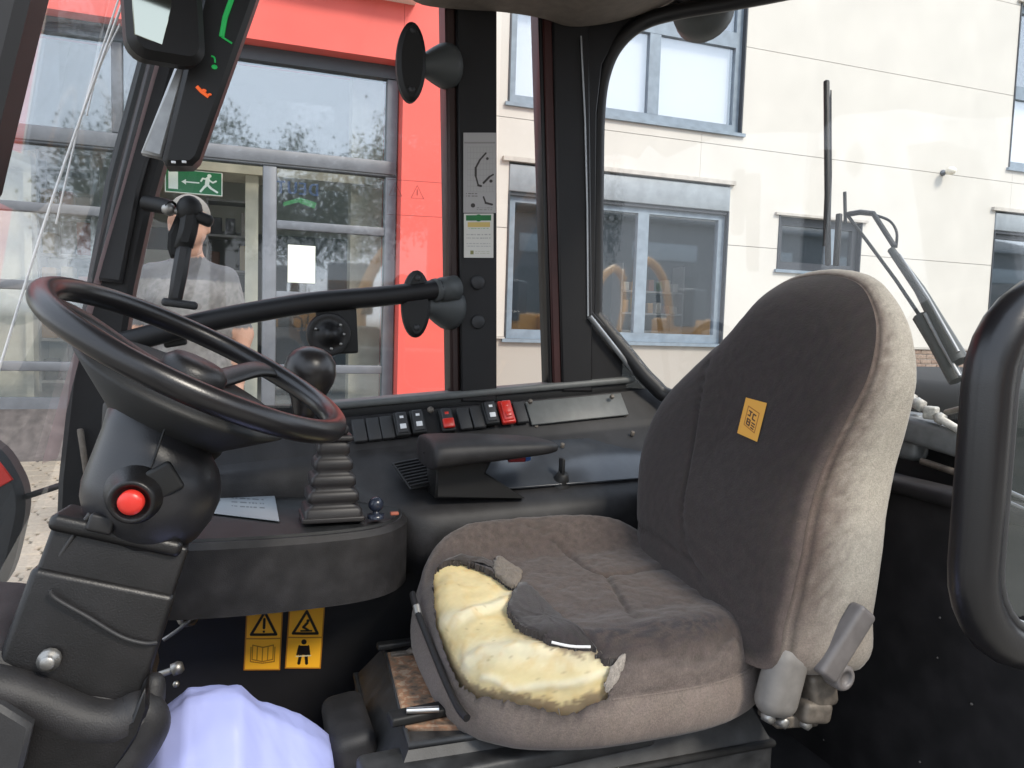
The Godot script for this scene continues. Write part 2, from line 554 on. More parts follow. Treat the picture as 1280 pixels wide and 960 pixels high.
# ---------------------------------------------------------------- showroom with the red portal
func build_showroom() -> void:
	var b := thing("showroom_building", "showroom with a big red portal round its grey glazed entrance front", "building")
	var m := MB.new()
	m.span(V(1.575, 0, -9.0), V(2.48, 5.6, -7.75))
	obj("portal_column", m.done(), M.red_paint, b)
	m = MB.new()
	m.span(V(-7, 3.83, -8.6), V(1.572, 5.6, -7.75))
	obj("portal_lintel", m.done(), M.red_paint, b)
	m = MB.new()
	m.span(V(-7, 3.70, -8.1), V(1.56, 3.827, -7.93))
	obj("soffit_shade", m.done(), M.dark_alu, b)  # dark bar painted in for the shadow gap under the lintel
	m = MB.new()
	m.span(V(0.35, 4.405, -7.745), V(1.655, 5.0, -7.58))
	m.span(V(0.33, 4.38, -7.76), V(1.675, 4.402, -7.56))
	obj("fascia_sign_box", m.done(), M.cream, b, "cream sign box on the red lintel")
	# frame members
	for y in [0.755, 1.482, 2.172]:
		for s in [[-6.9, -0.79], [0.393, 1.452]]:
			m = MB.new()
			m.rbox(V((s[0] + s[1]) / 2, y, -8.0), V(s[1] - s[0], 0.085, 0.1), 0.008, Basis(), 1)
			obj("transom", m.done(), M.grey_alu, b)
	m = MB.new()
	m.rbox(V(-2.68, 2.815, -7.99), V(8.48, 0.135, 0.13), 0.01, Basis(), 1)
	obj("transom", m.done(), M.grey_alu, b)
	m = MB.new()
	m.rbox(V(-2.68, 2.735, -7.985), V(8.48, 0.022, 0.1), 0.004, Basis(), 1)
	obj("gasket", m.done(), M.dark_alu, b)
	for x in [[-4.4, 0.1], [-0.84, 0.1], [0.328, 0.13]]:
		m = MB.new()
		m.rbox(V(x[0], 1.555, -8.002), V(x[1], 2.37, 0.12), 0.01, Basis(), 1)
		obj("mullion", m.done(), M.grey_alu, b)
	m = MB.new()
	m.rbox(V(1.51, 2.03, -8.004), V(0.115, 3.33, 0.125), 0.01, Basis(), 1)
	obj("mullion", m.done(), M.grey_alu, b)
	for x in [-4.4, -1.0]:
		m = MB.new()
		m.rbox(V(x, 3.29, -8.002), V(0.09, 0.8, 0.12), 0.01, Basis(), 1)
		obj("mullion", m.done(), M.grey_alu, b)
	m = MB.new()
	m.span(V(-7, 0.37, -8.06), V(-0.79, 0.47, -7.94))
	obj("threshold", m.done(), M.grey_alu, b)
	# panes, double glazed
	for r in [[-4.3, 0.47, -0.9, 0.71], [-4.3, 0.8, -0.9, 1.44], [-4.3, 1.525, -0.9, 2.13], [-4.3, 2.215, -0.9, 2.72], [-4.35, 2.885, -1.05, 3.7], [-0.95, 2.885, 1.45, 3.7], [0.4, 0.4, 1.45, 0.71], [0.4, 0.8, 1.45, 1.44], [0.4, 1.525, 1.45, 2.13], [0.4, 2.215, 1.45, 2.72]]:
		m = MB.new()
		m.span(V(r[0], r[1], -8.0), V(r[2], r[3], -7.994))
		m.span(V(r[0], r[1], -8.022), V(r[2], r[3], -8.016))
		obj("pane", m.done(), M.pane, b)
		m = MB.new()
		m.quad(V(r[0], r[3], -7.99), V(r[2], r[3], -7.99), V(r[2], r[1], -7.99), V(r[0], r[1], -7.99))
		obj("solar_film", m.done(), M.coated if r[1] > 2.8 else M.coated_low, b)
	# room
	m = MB.new()
	m.span(V(-7, 0.2, -15), V(2.4, 0.368, -8.05))
	obj("room_floor", m.done(), M.room_floor, b)
	m = MB.new()
	m.span(V(-7, 3.9, -15), V(1.57, 4.1, -8.62))
	m.span(V(1.57, 3.9, -15), V(2.2, 4.1, -9.02))
	obj("room_ceiling", m.done(), M.pale_wall, b)
	m = MB.new()
	m.span(V(-7, 0.37, -15.2), V(2.4, 3.9, -15))
	obj("back_wall", m.done(), M.pale_wall, b)
	m = MB.new()
	m.span(V(-7.2, 0.0, -15.2), V(-7.0, 5.6, -7.75))
	obj("side_wall", m.done(), M.pale_wall, b)
	m = MB.new()
	m.span(V(2.2, 0.0, -15.2), V(2.4, 5.6, -9.0))
	obj("side_wall", m.done(), M.pale_wall, b)
	m = MB.new()
	m.span(V(-7.2, 5.6, -15.2), V(2.48, 5.8, -7.75))
	obj("roof", m.done(), M.grey_alu, b)
	m = MB.new()
	m.span(V(-6.9, 0.38, -8.36), V(-1.73, 2.7, -8.3))
	m.span(V(-1.79, 0.38, -8.3), V(-1.73, 2.7, -8.16))
	obj("inner_partition", m.done(), M.beige_wall, b)
	m = MB.new()
	m.span(V(-0.75, 2.69, -8.9), V(1.45, 2.78, -8.3))
	m.span(V(0.11, 0.38, -8.5), V(0.235, 2.69, -8.38))
	obj("inner_door_frame", m.done(), M.beige_wall, b)
	m = MB.new()
	m.span(V(1.17, 0.38, -8.62), V(1.5, 3.9, -8.4))
	obj("inner_post", m.done(), M.beige_wall, b)
	m = MB.new()
	m.span(V(-1.6, 0.38, -12.6), V(-0.62, 2.2, -12.4))
	obj("inner_panel", m.done(), M.pale_wall, b)
	m = MB.new()
	m.span(V(-2.6, 0.38, -14.9), V(2.1, 2.75, -14.6))
	obj("counter", m.done(), M.room_dark, b)
	m = MB.new()
	m.span(V(0.35, 0.38, -9.6), V(1.1, 1.15, -9.2))
	obj("counter", m.done(), M.room_dark, b)
	# notice taped to the door pane
	var im := Image.create(132, 192, false, Image.FORMAT_RGB8)
	im.fill(Color(0.95, 0.97, 0.9))
	var rng := RandomNumberGenerator.new()
	rng.seed = 3
	for row in [[22, 40, 56, 4], [62, 30, 70, 3], [70, 26, 80, 3], [78, 30, 74, 3], [104, 34, 60, 3], [112, 28, 76, 3], [120, 38, 52, 3], [150, 44, 40, 3]]:
		var x: int = row[1]
		while x < row[1] + row[2]:
			var w := rng.randi_range(4, 11)
			im.fill_rect(Rect2i(x, row[0], w, row[3]), Color(0.72, 0.74, 0.7))
			x += w + 4
	m = MB.new()
	m.print_face(V(0.505, 1.985, -7.984), V(0.768, 1.985, -7.984), V(0.768, 1.615, -7.984), V(0.505, 1.615, -7.984))
	obj("notice", m.done(), printed(im, 0.7), b, "white notice taped to the door pane")
	# mirrored blue lettering with a green swoosh on the pane
	var tm := TextMesh.new()
	tm.text = "DEUT"
	var f := SystemFont.new()
	f.font_names = PackedStringArray(["Droid Sans"])
	f.font_weight = 700
	tm.font = f
	tm.font_size = 40
	tm.pixel_size = 0.0042
	tm.depth = 0.004
	var o := obj("lettering", tm, mat(Color(0.03, 0.07, 0.2), 0.5), b)
	o.transform = Transform3D(Basis(Vector3.LEFT, Vector3.UP, Vector3.FORWARD), V(0.6, 2.545, -8.03))
	m = MB.new()
	m.extrude(PackedVector2Array([V2(0.46, 2.36), V2(0.6, 2.41), V2(0.76, 2.36), V2(0.78, 2.42), V2(0.62, 2.46), V2(0.46, 2.40)]), Transform3D(Basis(), V(0, 0, -8.034)), 0.004)
	obj("swoosh", m.done(), mat(Color(0.05, 0.3, 0.09), 0.5), b)
	# the green exit sign hangs behind the doorway
	var s := thing("exit_sign", "green emergency exit sign with a running man and an arrow", "exit sign")
	im = Image.create(288, 136, false, Image.FORMAT_RGB8)
	var green := Color(0.03, 0.45, 0.25)
	var white := Color(0.93, 0.98, 0.93)
	im.fill(white)
	im.fill_rect(Rect2i(4, 4, 280, 128), green)
	im.fill_rect(Rect2i(16, 16, 48, 100), white)
	thick(im, V2(92, 70), V2(168, 70), 4, white)
	fill_poly(im, PackedVector2Array([V2(80, 70), V2(104, 54), V2(104, 86)]), white)
	disc(im, V2(222, 24), 11, white)
	thick(im, V2(214, 42), V2(210, 74), 11, white)
	thick(im, V2(212, 44), V2(188, 42), 5, white)
	thick(im, V2(188, 42), V2(180, 58), 5, white)
	thick(im, V2(216, 46), V2(240, 62), 5, white)
	thick(im, V2(240, 62), V2(256, 52), 5, white)
	thick(im, V2(210, 76), V2(196, 92), 7, white)
	thick(im, V2(196, 92), V2(178, 118), 6, white)
	thick(im, V2(212, 76), V2(230, 96), 7, white)
	thick(im, V2(230, 96), V2(262, 116), 6, white)
	m = MB.new()
	m.rbox(V(-0.37, 2.565, -8.335), V(0.53, 0.235, 0.03), 0.006, Basis(), 1)
	obj("housing", m.done(), M.cream, s)
	m = MB.new()
	m.print_face(V(-0.63, 2.678, -8.317), V(-0.11, 2.678, -8.317), V(-0.11, 2.452, -8.317), V(-0.63, 2.452, -8.317))
	obj("sign_face", m.done(), printed(im, 0.4), s)
	# shelves with goods
	for k in 2:
		var x0: float = [-0.33, -1.98][k]
		var z0: float = [-11.0, -9.6][k]
		var wd: float = [0.58, 0.52][k]
		var sh := thing("shelf_unit", ["grey shelf unit deep inside the showroom right of the man", "grey shelf unit behind the left showroom panes"][k], "shelf", "", V(x0, 0.37, z0))
		for sx in [0.0, wd]:
			m = MB.new()
			m.span(V(sx - 0.015, 0, -0.4), V(sx + 0.015, 2.6, 0))
			obj("upright", m.done(), M.shelf, sh)
		for lv in 6:
			m = MB.new()
			m.span(V(0.016, 0.1 + lv * 0.46, -0.4), V(wd - 0.016, 0.13 + lv * 0.46, -0.005))
			obj("shelf_board", m.done(), M.shelf, sh)
		rng.seed = 12 + k
		var tones := [Color(0.3, 0.06, 0.03), Color(0.42, 0.24, 0.08), Color(0.05, 0.05, 0.06), Color(0.35, 0.33, 0.3), Color(0.12, 0.05, 0.03), Color(0.45, 0.36, 0.2)]
		var shades := ["red", "ochre", "black", "grey", "dark brown", "tan"]
		for lv in 5:
			for c in 3:
				var w := wd / 3.0 * rng.randf_range(0.6, 0.92)
				var h := rng.randf_range(0.16, 0.36)
				m = MB.new()
				m.rbox(V(0, h / 2, 0), V(w, h, 0.28), 0.01, Basis(), 1)
				var ti := rng.randi() % 6
				var bx := obj("goods_box", m.done(), mat(tones[ti], 0.7))
				bx.position = V(x0 + wd * (c + 0.5) / 3.0, 0.37 + 0.1315 + lv * 0.46, z0 - 0.19)
				tag(bx, "%s goods box, %s on the %s board of the shelf %s" % [shades[ti], ["left", "middle", "right"][c], ["lowest", "second", "third", "fourth", "top"][lv], ["right of the person", "behind the left panes"][k]], "box", ["goods on the right showroom shelf", "goods on the left showroom shelf"][k])

func thick(im: Image, a: Vector2, b: Vector2, r: float, c: Color) -> void:
	var lo := a.min(b) - V2(r, r)
	var hi := a.max(b) + V2(r, r)
	for y in range(maxi(0, int(lo.y)), mini(im.get_height(), int(hi.y) + 2)):
		for x in range(maxi(0, int(lo.x)), mini(im.get_width(), int(hi.x) + 2)):
			var p := V2(x + 0.5, y + 0.5)
			if p.distance_to(Geometry2D.get_closest_point_to_segment(p, a, b)) <= r:
				im.set_pixel(x, y, c)

func disc(im: Image, a: Vector2, r: float, c: Color) -> void:
	thick(im, a, a + V2(0.01, 0), r, c)

func fill_poly(im: Image, p: PackedVector2Array, c: Color) -> void:
	for y in im.get_height():
		for x in im.get_width():
			if Geometry2D.is_point_in_polygon(V2(x + 0.5, y + 0.5), p):
				im.set_pixel(x, y, c)

# ---------------------------------------------------------------- white clad office building
func build_office() -> void:
	var b := thing("office_building", "white clad two storey building with grey framed windows", "building")
	var zf := -10.0
	var holes := [[3.5, 1.08, 7.05, 3.5], [7.97, 2.27, 9.62, 3.1], [12.56, 1.6, 16.0, 3.56], [3.45, 4.25, 7.2, 7.0], [12.78, 4.3, 17.0, 7.1]]
	var rows := [1.1, 2.583, 4.05, 5.53, 7.05, 8.4]
	var cols := [2.42, 6.5, 12.9, 20.0]
	for i in rows.size() - 1:
		var y0: float = rows[i] + 0.004
		var y1: float = rows[i + 1] - 0.004
		for j in cols.size() - 1:
			var rects := [[cols[j] + (0.004 if j else 0.0), y0, cols[j + 1] - 0.0, y1]]
			for h in holes:
				var next := []
				for r in rects:
					if h[2] <= r[0] or h[0] >= r[2] or h[3] <= r[1] or h[1] >= r[3]:
						next.append(r)
						continue
					if h[1] > r[1]: next.append([r[0], r[1], r[2], h[1]])
					if h[3] < r[3]: next.append([r[0], h[3], r[2], r[3]])
					var ya := maxf(r[1], h[1])
					var yb := minf(r[3], h[3])
					if h[0] > r[0]: next.append([r[0], ya, h[0], yb])
					if h[2] < r[2]: next.append([h[2], ya, r[2], yb])
				rects = next
			var m := MB.new()
			for r in rects:
				m.span(V(r[0], r[1], zf - 0.12), V(r[2], r[3], zf))
			if rects.size():
				obj("wall_panel", m.done(), M.cladding, b)
	# lining behind the joints
	var back := MB.new()
	for r in [[2.42, 0, 3.5, 8.4], [7.21, 0, 7.97, 8.4], [9.62, 0, 12.56, 8.4], [16.0, 0, 20, 4.3], [17.0, 4.3, 20, 8.4], [3.5, 0, 7.21, 1.08], [3.5, 3.5, 7.21, 4.25], [3.5, 7.0, 7.21, 8.4], [7.97, 0, 9.62, 2.27], [7.97, 3.1, 9.62, 8.4], [12.56, 0, 16.0, 1.6], [12.56, 3.56, 16.0, 4.3], [12.78, 7.1, 17.0, 8.4]]:
		back.span(V(r[0], r[1], zf - 0.3), V(r[2], r[3], zf - 0.125))
	obj("wall_core", back.done(), M.sill, b)
	var m := MB.new()
	m.span(V(2.42, 1.075, zf - 0.1), V(3.5, 1.1, zf + 0.03))
	m.span(V(7.05, 1.075, zf - 0.1), V(20, 1.1, zf + 0.03))
	obj("plinth_ledge", m.done(), M.sill, b)
	# brick plinth
	m = MB.new()
	m.span(V(2.42, 0, zf - 0.125), V(20, 1.07, zf - 0.012))
	var pl := obj("plinth", m.done(), M.mortar, b)
	var bm := MB.new()
	bm.rbox(Vector3.ZERO, V(0.238, 0.071, 0.05), 0.004, Basis(), 1)
	var brick := bm.done()
	var rng := RandomNumberGenerator.new()
	rng.seed = 9
	for c in 6:
		for k in 18:
			var o := obj("brick", brick, M.brick if rng.randf() < 0.55 else M.brick2, pl)
			o.position = V(9.7 + k * 0.25 + (0.125 if c % 2 else 0.0), 1.03 - c * 0.083, zf - 0.026 + rng.randf_range(0, 0.004))
	# windows
	office_window(b, [3.5, 1.08, 7.05, 3.5], [5.63], [], 0.42, false)
	office_window(b, [7.97, 2.27, 9.62, 3.1], [9.1], [], 0.0, false)
	office_window(b, [12.56, 1.6, 16.0, 3.56], [14.2], [], 0.36, false)
	office_window(b, [3.45, 4.25, 7.2, 7.0], [4.55, 5.7], [5.62], 0.0, true)
	office_window(b, [12.78, 4.3, 17.0, 7.1], [14.6], [5.62], 0.0, true)
	# rooms
	m = MB.new()
	m.span(V(2.42, 0.3, -16), V(20, 0.4, zf - 0.31))
	m.span(V(2.42, 3.75, -16), V(20, 3.95, zf - 0.31))
	obj("storey_floor", m.done(), M.room_floor, b)
	m = MB.new()
	m.span(V(2.42, 0, -16.2), V(20, 8.4, -16.01))
	m.span(V(2.42, 0, -16), V(2.6, 8.4, zf - 0.31))
	m.span(V(19.8, 0, -16), V(20, 8.4, zf - 0.31))
	m.span(V(7.4, 0.41, -16), V(7.6, 3.74, zf - 0.31))
	m.span(V(10.4, 0.41, -16), V(10.6, 3.74, zf - 0.31))
	obj("inner_wall", m.done(), M.room_dark, b)
	m = MB.new()
	m.span(V(2.42, 8.4, -16.2), V(20, 8.6, zf + 0.05))
	obj("roof", m.done(), M.grey_alu, b)
	m = MB.new()
	m.span(V(5.75, 0.42, -11.2), V(6.9, 1.25, -10.9))
	m.span(V(5.75, 1.5, -11.2), V(6.9, 1.53, -10.9))
	m.span(V(5.75, 1.85, -11.2), V(6.9, 1.88, -10.9))
	m.span(V(5.75, 0.42, -11.23), V(5.78, 2.3, -10.9))
	m.span(V(6.87, 0.42, -11.23), V(6.9, 2.3, -10.9))
	obj("display_rack", m.done(), M.shelf, b)
	rng.seed = 30
	for k in 14:
		var h := rng.randf_range(0.12, 0.24)
		m = MB.new()
		m.rbox(V(0, h / 2, 0), V(0.1, h, 0.16), 0.008, Basis(), 1)
		var o := obj("goods_box", m.done(), mat([Color(0.5, 0.48, 0.42), Color(0.25, 0.08, 0.03), Color(0.08, 0.16, 0.07), Color(0.35, 0.2, 0.06)][rng.randi() % 4], 0.6))
		o.position = V(5.88 + (k % 7) * 0.15, 1.5315 if k < 7 else 1.8815, -11.05)
		tag(o, "%s goods box from the left on the %s rack board behind the office glass" % [["first", "second", "third", "fourth", "fifth", "sixth", "seventh"][k % 7], "lower" if k < 7 else "upper"], "box", "goods on the office rack")
	# lamp on the wall
	var l := thing("wall_lamp", "small round wall lamp on the white cladding right of the wipers", "lamp")
	m = MB.new()
	m.lathe(along(V(11.26, 4.06, zf), V(0, 0, 1)), [V2(0, 0), V2(0.05, 0), V2(0.05, 0.03), V2(0.02, 0.035), V2(0.02, 0.1), V2(0, 0.1)], 14)
	obj("bracket", m.done(), M.grey_alu, l)
	m = MB.new()
	m.ball(V(11.27, 4.07, zf + 0.16), 0.085, 14, V(1, 0.8, 1))
	obj("lamp_head", m.done(), M.cream, l)

func office_window(b: Node, r: Array, mulls: Array, bars: Array, box_h: float, blinds: bool) -> void:
	var z := -10.07
	var x0: float = r[0]
	var y0: float = r[1]
	var x1: float = r[2]
	var y1: float = r[3]
	var t := 0.13
	var fm := MB.new()
	var top := y1 - box_h
	fm.span(V(x0, y0, z - 0.1), V(x0 + t, top, z))
	fm.span(V(x1 - t, y0, z - 0.1), V(x1, top, z))
	fm.span(V(x0 + t, y0, z - 0.1), V(x1 - t, y0 + t, z + 0.001))
	fm.span(V(x0 + t, top - t, z - 0.1), V(x1 - t, top, z + 0.001))
	var w := obj("window", fm.done(), M.blue_alu if blinds or box_h > 0.4 else M.dark_alu, b)
	fm = MB.new()
	fm.span(V(x0 - 0.04, y0 - 0.05, z), V(x1 + 0.04, y0 - 0.003, -9.95))
	obj("sill", fm.done(), M.blue_alu, w)
	fm = MB.new()
	fm.span(V(x1 - 0.025, y0 + 0.002, z + 0.003), V(x1 - 0.003, top, -9.985))
	obj("reveal_trim", fm.done(), M.dark_alu, w)
	fm = MB.new()
	fm.span(V(x0 + 0.003, y0 + 0.002, z + 0.003), V(x0 + 0.025, top, -9.985))
	obj("reveal_trim", fm.done(), M.dark_alu, w)
	if box_h > 0:
		fm = MB.new()
		fm.rbox(V((x0 + x1) / 2, y1 - box_h / 2 - 0.03, z + 0.03), V(x1 - x0 - 0.01, box_h - 0.06, 0.12), 0.01, Basis(), 1)
		obj("shutter_box", fm.done(), M.shutter_box, w)
		fm = MB.new()
		fm.span(V(x0 + 0.01, top - 0.05, z + 0.005), V(x1 - 0.01, top - 0.002, z + 0.06))
		obj("shutter_rail", fm.done(), M.dark_alu, w)
		fm = MB.new()
		fm.span(V(x0 - 0.1, y1 - 0.028, z), V(x1 + 0.06, y1 + 0.03, -9.94))
		obj("lintel_flashing", fm.done(), M.sill, w)
	else:
		fm = MB.new()
		fm.span(V(x0 - 0.08, y1 + 0.002, z), V(x1 + 0.08, y1 + 0.04, -9.95))
		obj("lintel_flashing", fm.done(), M.sill, w)
	for mx in mulls:
		fm = MB.new()
		fm.span(V(mx - 0.09, y0 + t, z - 0.08), V(mx + 0.09, top - t, z + 0.004))
		obj("mullion", fm.done(), M.blue_alu, w)
	for by in bars:
		fm = MB.new()
		fm.span(V(x0 + t, by - 0.11, z - 0.07), V(x1 - t, by + 0.11, z + 0.008))
		obj("glazing_bar", fm.done(), M.blue_alu, w)
	var xs := [x0 + t] + mulls + [x1 - t]
	for i in xs.size() - 1:
		fm = MB.new()
		fm.span(V(xs[i], y0 + t * 0.9, z - 0.05), V(xs[i + 1], top - t * 0.9, z - 0.044))
		fm.span(V(xs[i], y0 + t * 0.9, z - 0.072), V(xs[i + 1], top - t * 0.9, z - 0.066))
		obj("pane", fm.done(), M.pane, w)
		fm = MB.new()
		fm.quad(V(xs[i], top - t * 0.9, z - 0.04), V(xs[i + 1], top - t * 0.9, z - 0.04), V(xs[i + 1], y0 + t * 0.9, z - 0.04), V(xs[i], y0 + t * 0.9, z - 0.04))
		obj("solar_film", fm.done(), M.coated, w)
		if blinds:
			fm = MB.new()
			fm.span(V(xs[i] + 0.02, y0 + t * 0.9, z - 0.13), V(xs[i + 1] - 0.02, 5.62, z - 0.12))
			obj("blind", fm.done(), M.blind, w)

# ---------------------------------------------------------------- what the panes mirror: trees and machines across the yard
func build_far_things() -> void:
	var rng := RandomNumberGenerator.new()
	rng.seed = 77
	var proto: Node3D = null
	var spots := [[-5.0, 27.0, 1.35], [-0.6, 28.5, 1.4], [3.2, 27.5, 1.3], [8.2, 26.0, 1.42], [12.5, 29.0, 1.3]]
	for s in spots:
		if proto == null:
			proto = Node3D.new()
			proto.name = "tree"
			add_child(proto)
			var m := MB.new()
			m.tube(curve([V(0, -0.1, 0), V(0.05, 2.0, 0.05), V(0.1, 4.5, 0)], 4), 0.2, 8, false, [0.28, 0.26, 0.24, 0.22, 0.2, 0.18, 0.16, 0.13, 0.1])
			for k in 9:
				var f := TAU * k / 9.0
				var h := 2.6 + 0.4 * (k % 5)
				m.tube(curve([V(0.06, h, 0), V(cos(f) * 1.0, h + 1.3, sin(f) * 1.0), V(cos(f) * 1.9, h + 3.0, sin(f) * 1.9)], 3), 0.06, 6)
			obj("trunk", m.done(), M.bark, proto)
			m = MB.new()
			for c in 60:
				var th := rng.randf() * TAU
				var rr := 2.5 * sqrt(rng.randf())
				var cc := V(cos(th) * rr, 3.6 + rng.randf() * 5.6 * (1.0 - rr / 4.5), sin(th) * rr)
				for l in 170:
					var p := cc + V(rng.randfn(), rng.randfn(), rng.randfn()) * 0.38
					var a := V(rng.randfn(), rng.randfn(), rng.randfn()).normalized() * 0.075
					var q := a.cross(V(rng.randfn(), rng.randfn(), rng.randfn())).normalized() * 0.045
					m.tri(p - a, p + q, p + a)
					m.tri(p - a, p + a, p - q)
			obj("crown", m.done(), M.leaf, proto)
		var t: Node3D = proto
		if s != spots[0]:
			t = proto.duplicate()
			add_child(t)
		t.name = numbered("tree")
		t.position = V(s[0], 0, s[1])
		t.scale = Vector3.ONE * s[2]
		t.rotation.y = s[0]
		tag(t, "bushy autumn tree mirrored in the upper showroom pane", "tree", "trees mirrored in the showroom glass")
	var ex: Node3D = null
	for s in [[2.6, 7.0, 0.4], [9.6, 7.6, 2.2], [13.2, 8.6, -0.6], [17.5, 7.4, 2.6]]:
		if ex == null:
			ex = make_digger()
		var e := ex
		if s[0] != 2.6:
			e = ex.duplicate()
			add_child(e)
		e.name = numbered("yellow_digger")
		e.position = V(s[0], 0, s[1])
		e.rotation.y = s[2]
		tag(e, "yellow digger with raised boom mirrored in the ground floor panes", "digger", "diggers mirrored in the glass")

func build_hall() -> void:
	var h := thing("grey_hall", "long grey workshop hall mirrored in the office windows", "hall")
	var m := MB.new()
	m.span(V(12.0, -0.05, 20.0), V(60.0, 7.5, 34.0))
	obj("wall", m.done(), M.hall, h)
	m = MB.new()
	m.extrude(PackedVector2Array([V2(19.6, 7.505), V2(34.4, 7.505), V2(27.0, 9.6)]), Transform3D(Basis(Vector3.BACK, Vector3.UP, Vector3.LEFT), V(60.3, 0, 0)), 48.6, 0.0)
	obj("roof", m.done(), M.hall_door, h)
	for k in 6:
		m = MB.new()
		m.rbox(V(17.0 + k * 7.0, 2.3, 19.98), V(4.4, 4.6, 0.1), 0.02, Basis(), 1)
		obj("gate", m.done(), M.hall_door, h)
		m = MB.new()
		m.rbox(V(17.0 + k * 7.0, 5.9, 19.98), V(4.4, 1.0, 0.08), 0.02, Basis(), 1)
		obj("window_band", m.done(), M.shutter_box, h)

func make_digger() -> Node3D:
	var e := Node3D.new()
	e.name = "yellow_digger"
	add_child(e)
	for s in [-1, 1]:
		var m := MB.new()
		m.rbox(V(0, 0.42, 0.85 * s), V(3.0, 0.8, 0.45), 0.38, Basis(), 4)
		obj("track", m.done(), M.tyre, e)
	var m := MB.new()
	m.rbox(V(-0.4, 1.35, 0), V(2.6, 0.85, 2.0), 0.12, Basis(), 2)
	obj("body", m.done(), M.yellow, e)
	m = MB.new()
	m.rbox(V(0.5, 2.2, 0.55), V(1.2, 1.5, 0.85), 0.08, Basis(), 2)
	obj("cab", m.done(), M.dark_alu, e)
	m = MB.new()
	m.tube(curve([V(0.8, 1.5, -0.1), V(1.6, 3.2, -0.1), V(2.9, 3.9, -0.1), V(3.8, 3.5, -0.1)], 5), 0.17, 8)
	obj("boom", m.done(), M.yellow, e)
	m = MB.new()
	m.tube(curve([V(3.6, 3.9, -0.1), V(3.9, 2.4, -0.1), V(3.5, 1.1, -0.1)], 5), 0.13, 8)
	obj("arm", m.done(), M.yellow, e)
	m = MB.new()
	m.extrude(PackedVector2Array([V2(3.6, 1.15), V2(3.9, 0.6), V2(3.3, 0.25), V2(2.9, 0.5), V2(3.2, 0.75)]), Transform3D(Basis(), V(0, 0, -0.45)), 0.7, 0.02)
	obj("bucket", m.done(), M.tyre, e)
	return e

# ---------------------------------------------------------------- the cab shell
func slab(poly: Array, z: float, depth: float, ch := 0.004) -> ArrayMesh:
	var m := MB.new()
	m.extrude(PackedVector2Array(poly), Transform3D(Basis(), V(0, 0, z)), depth, ch)
	return m.done()

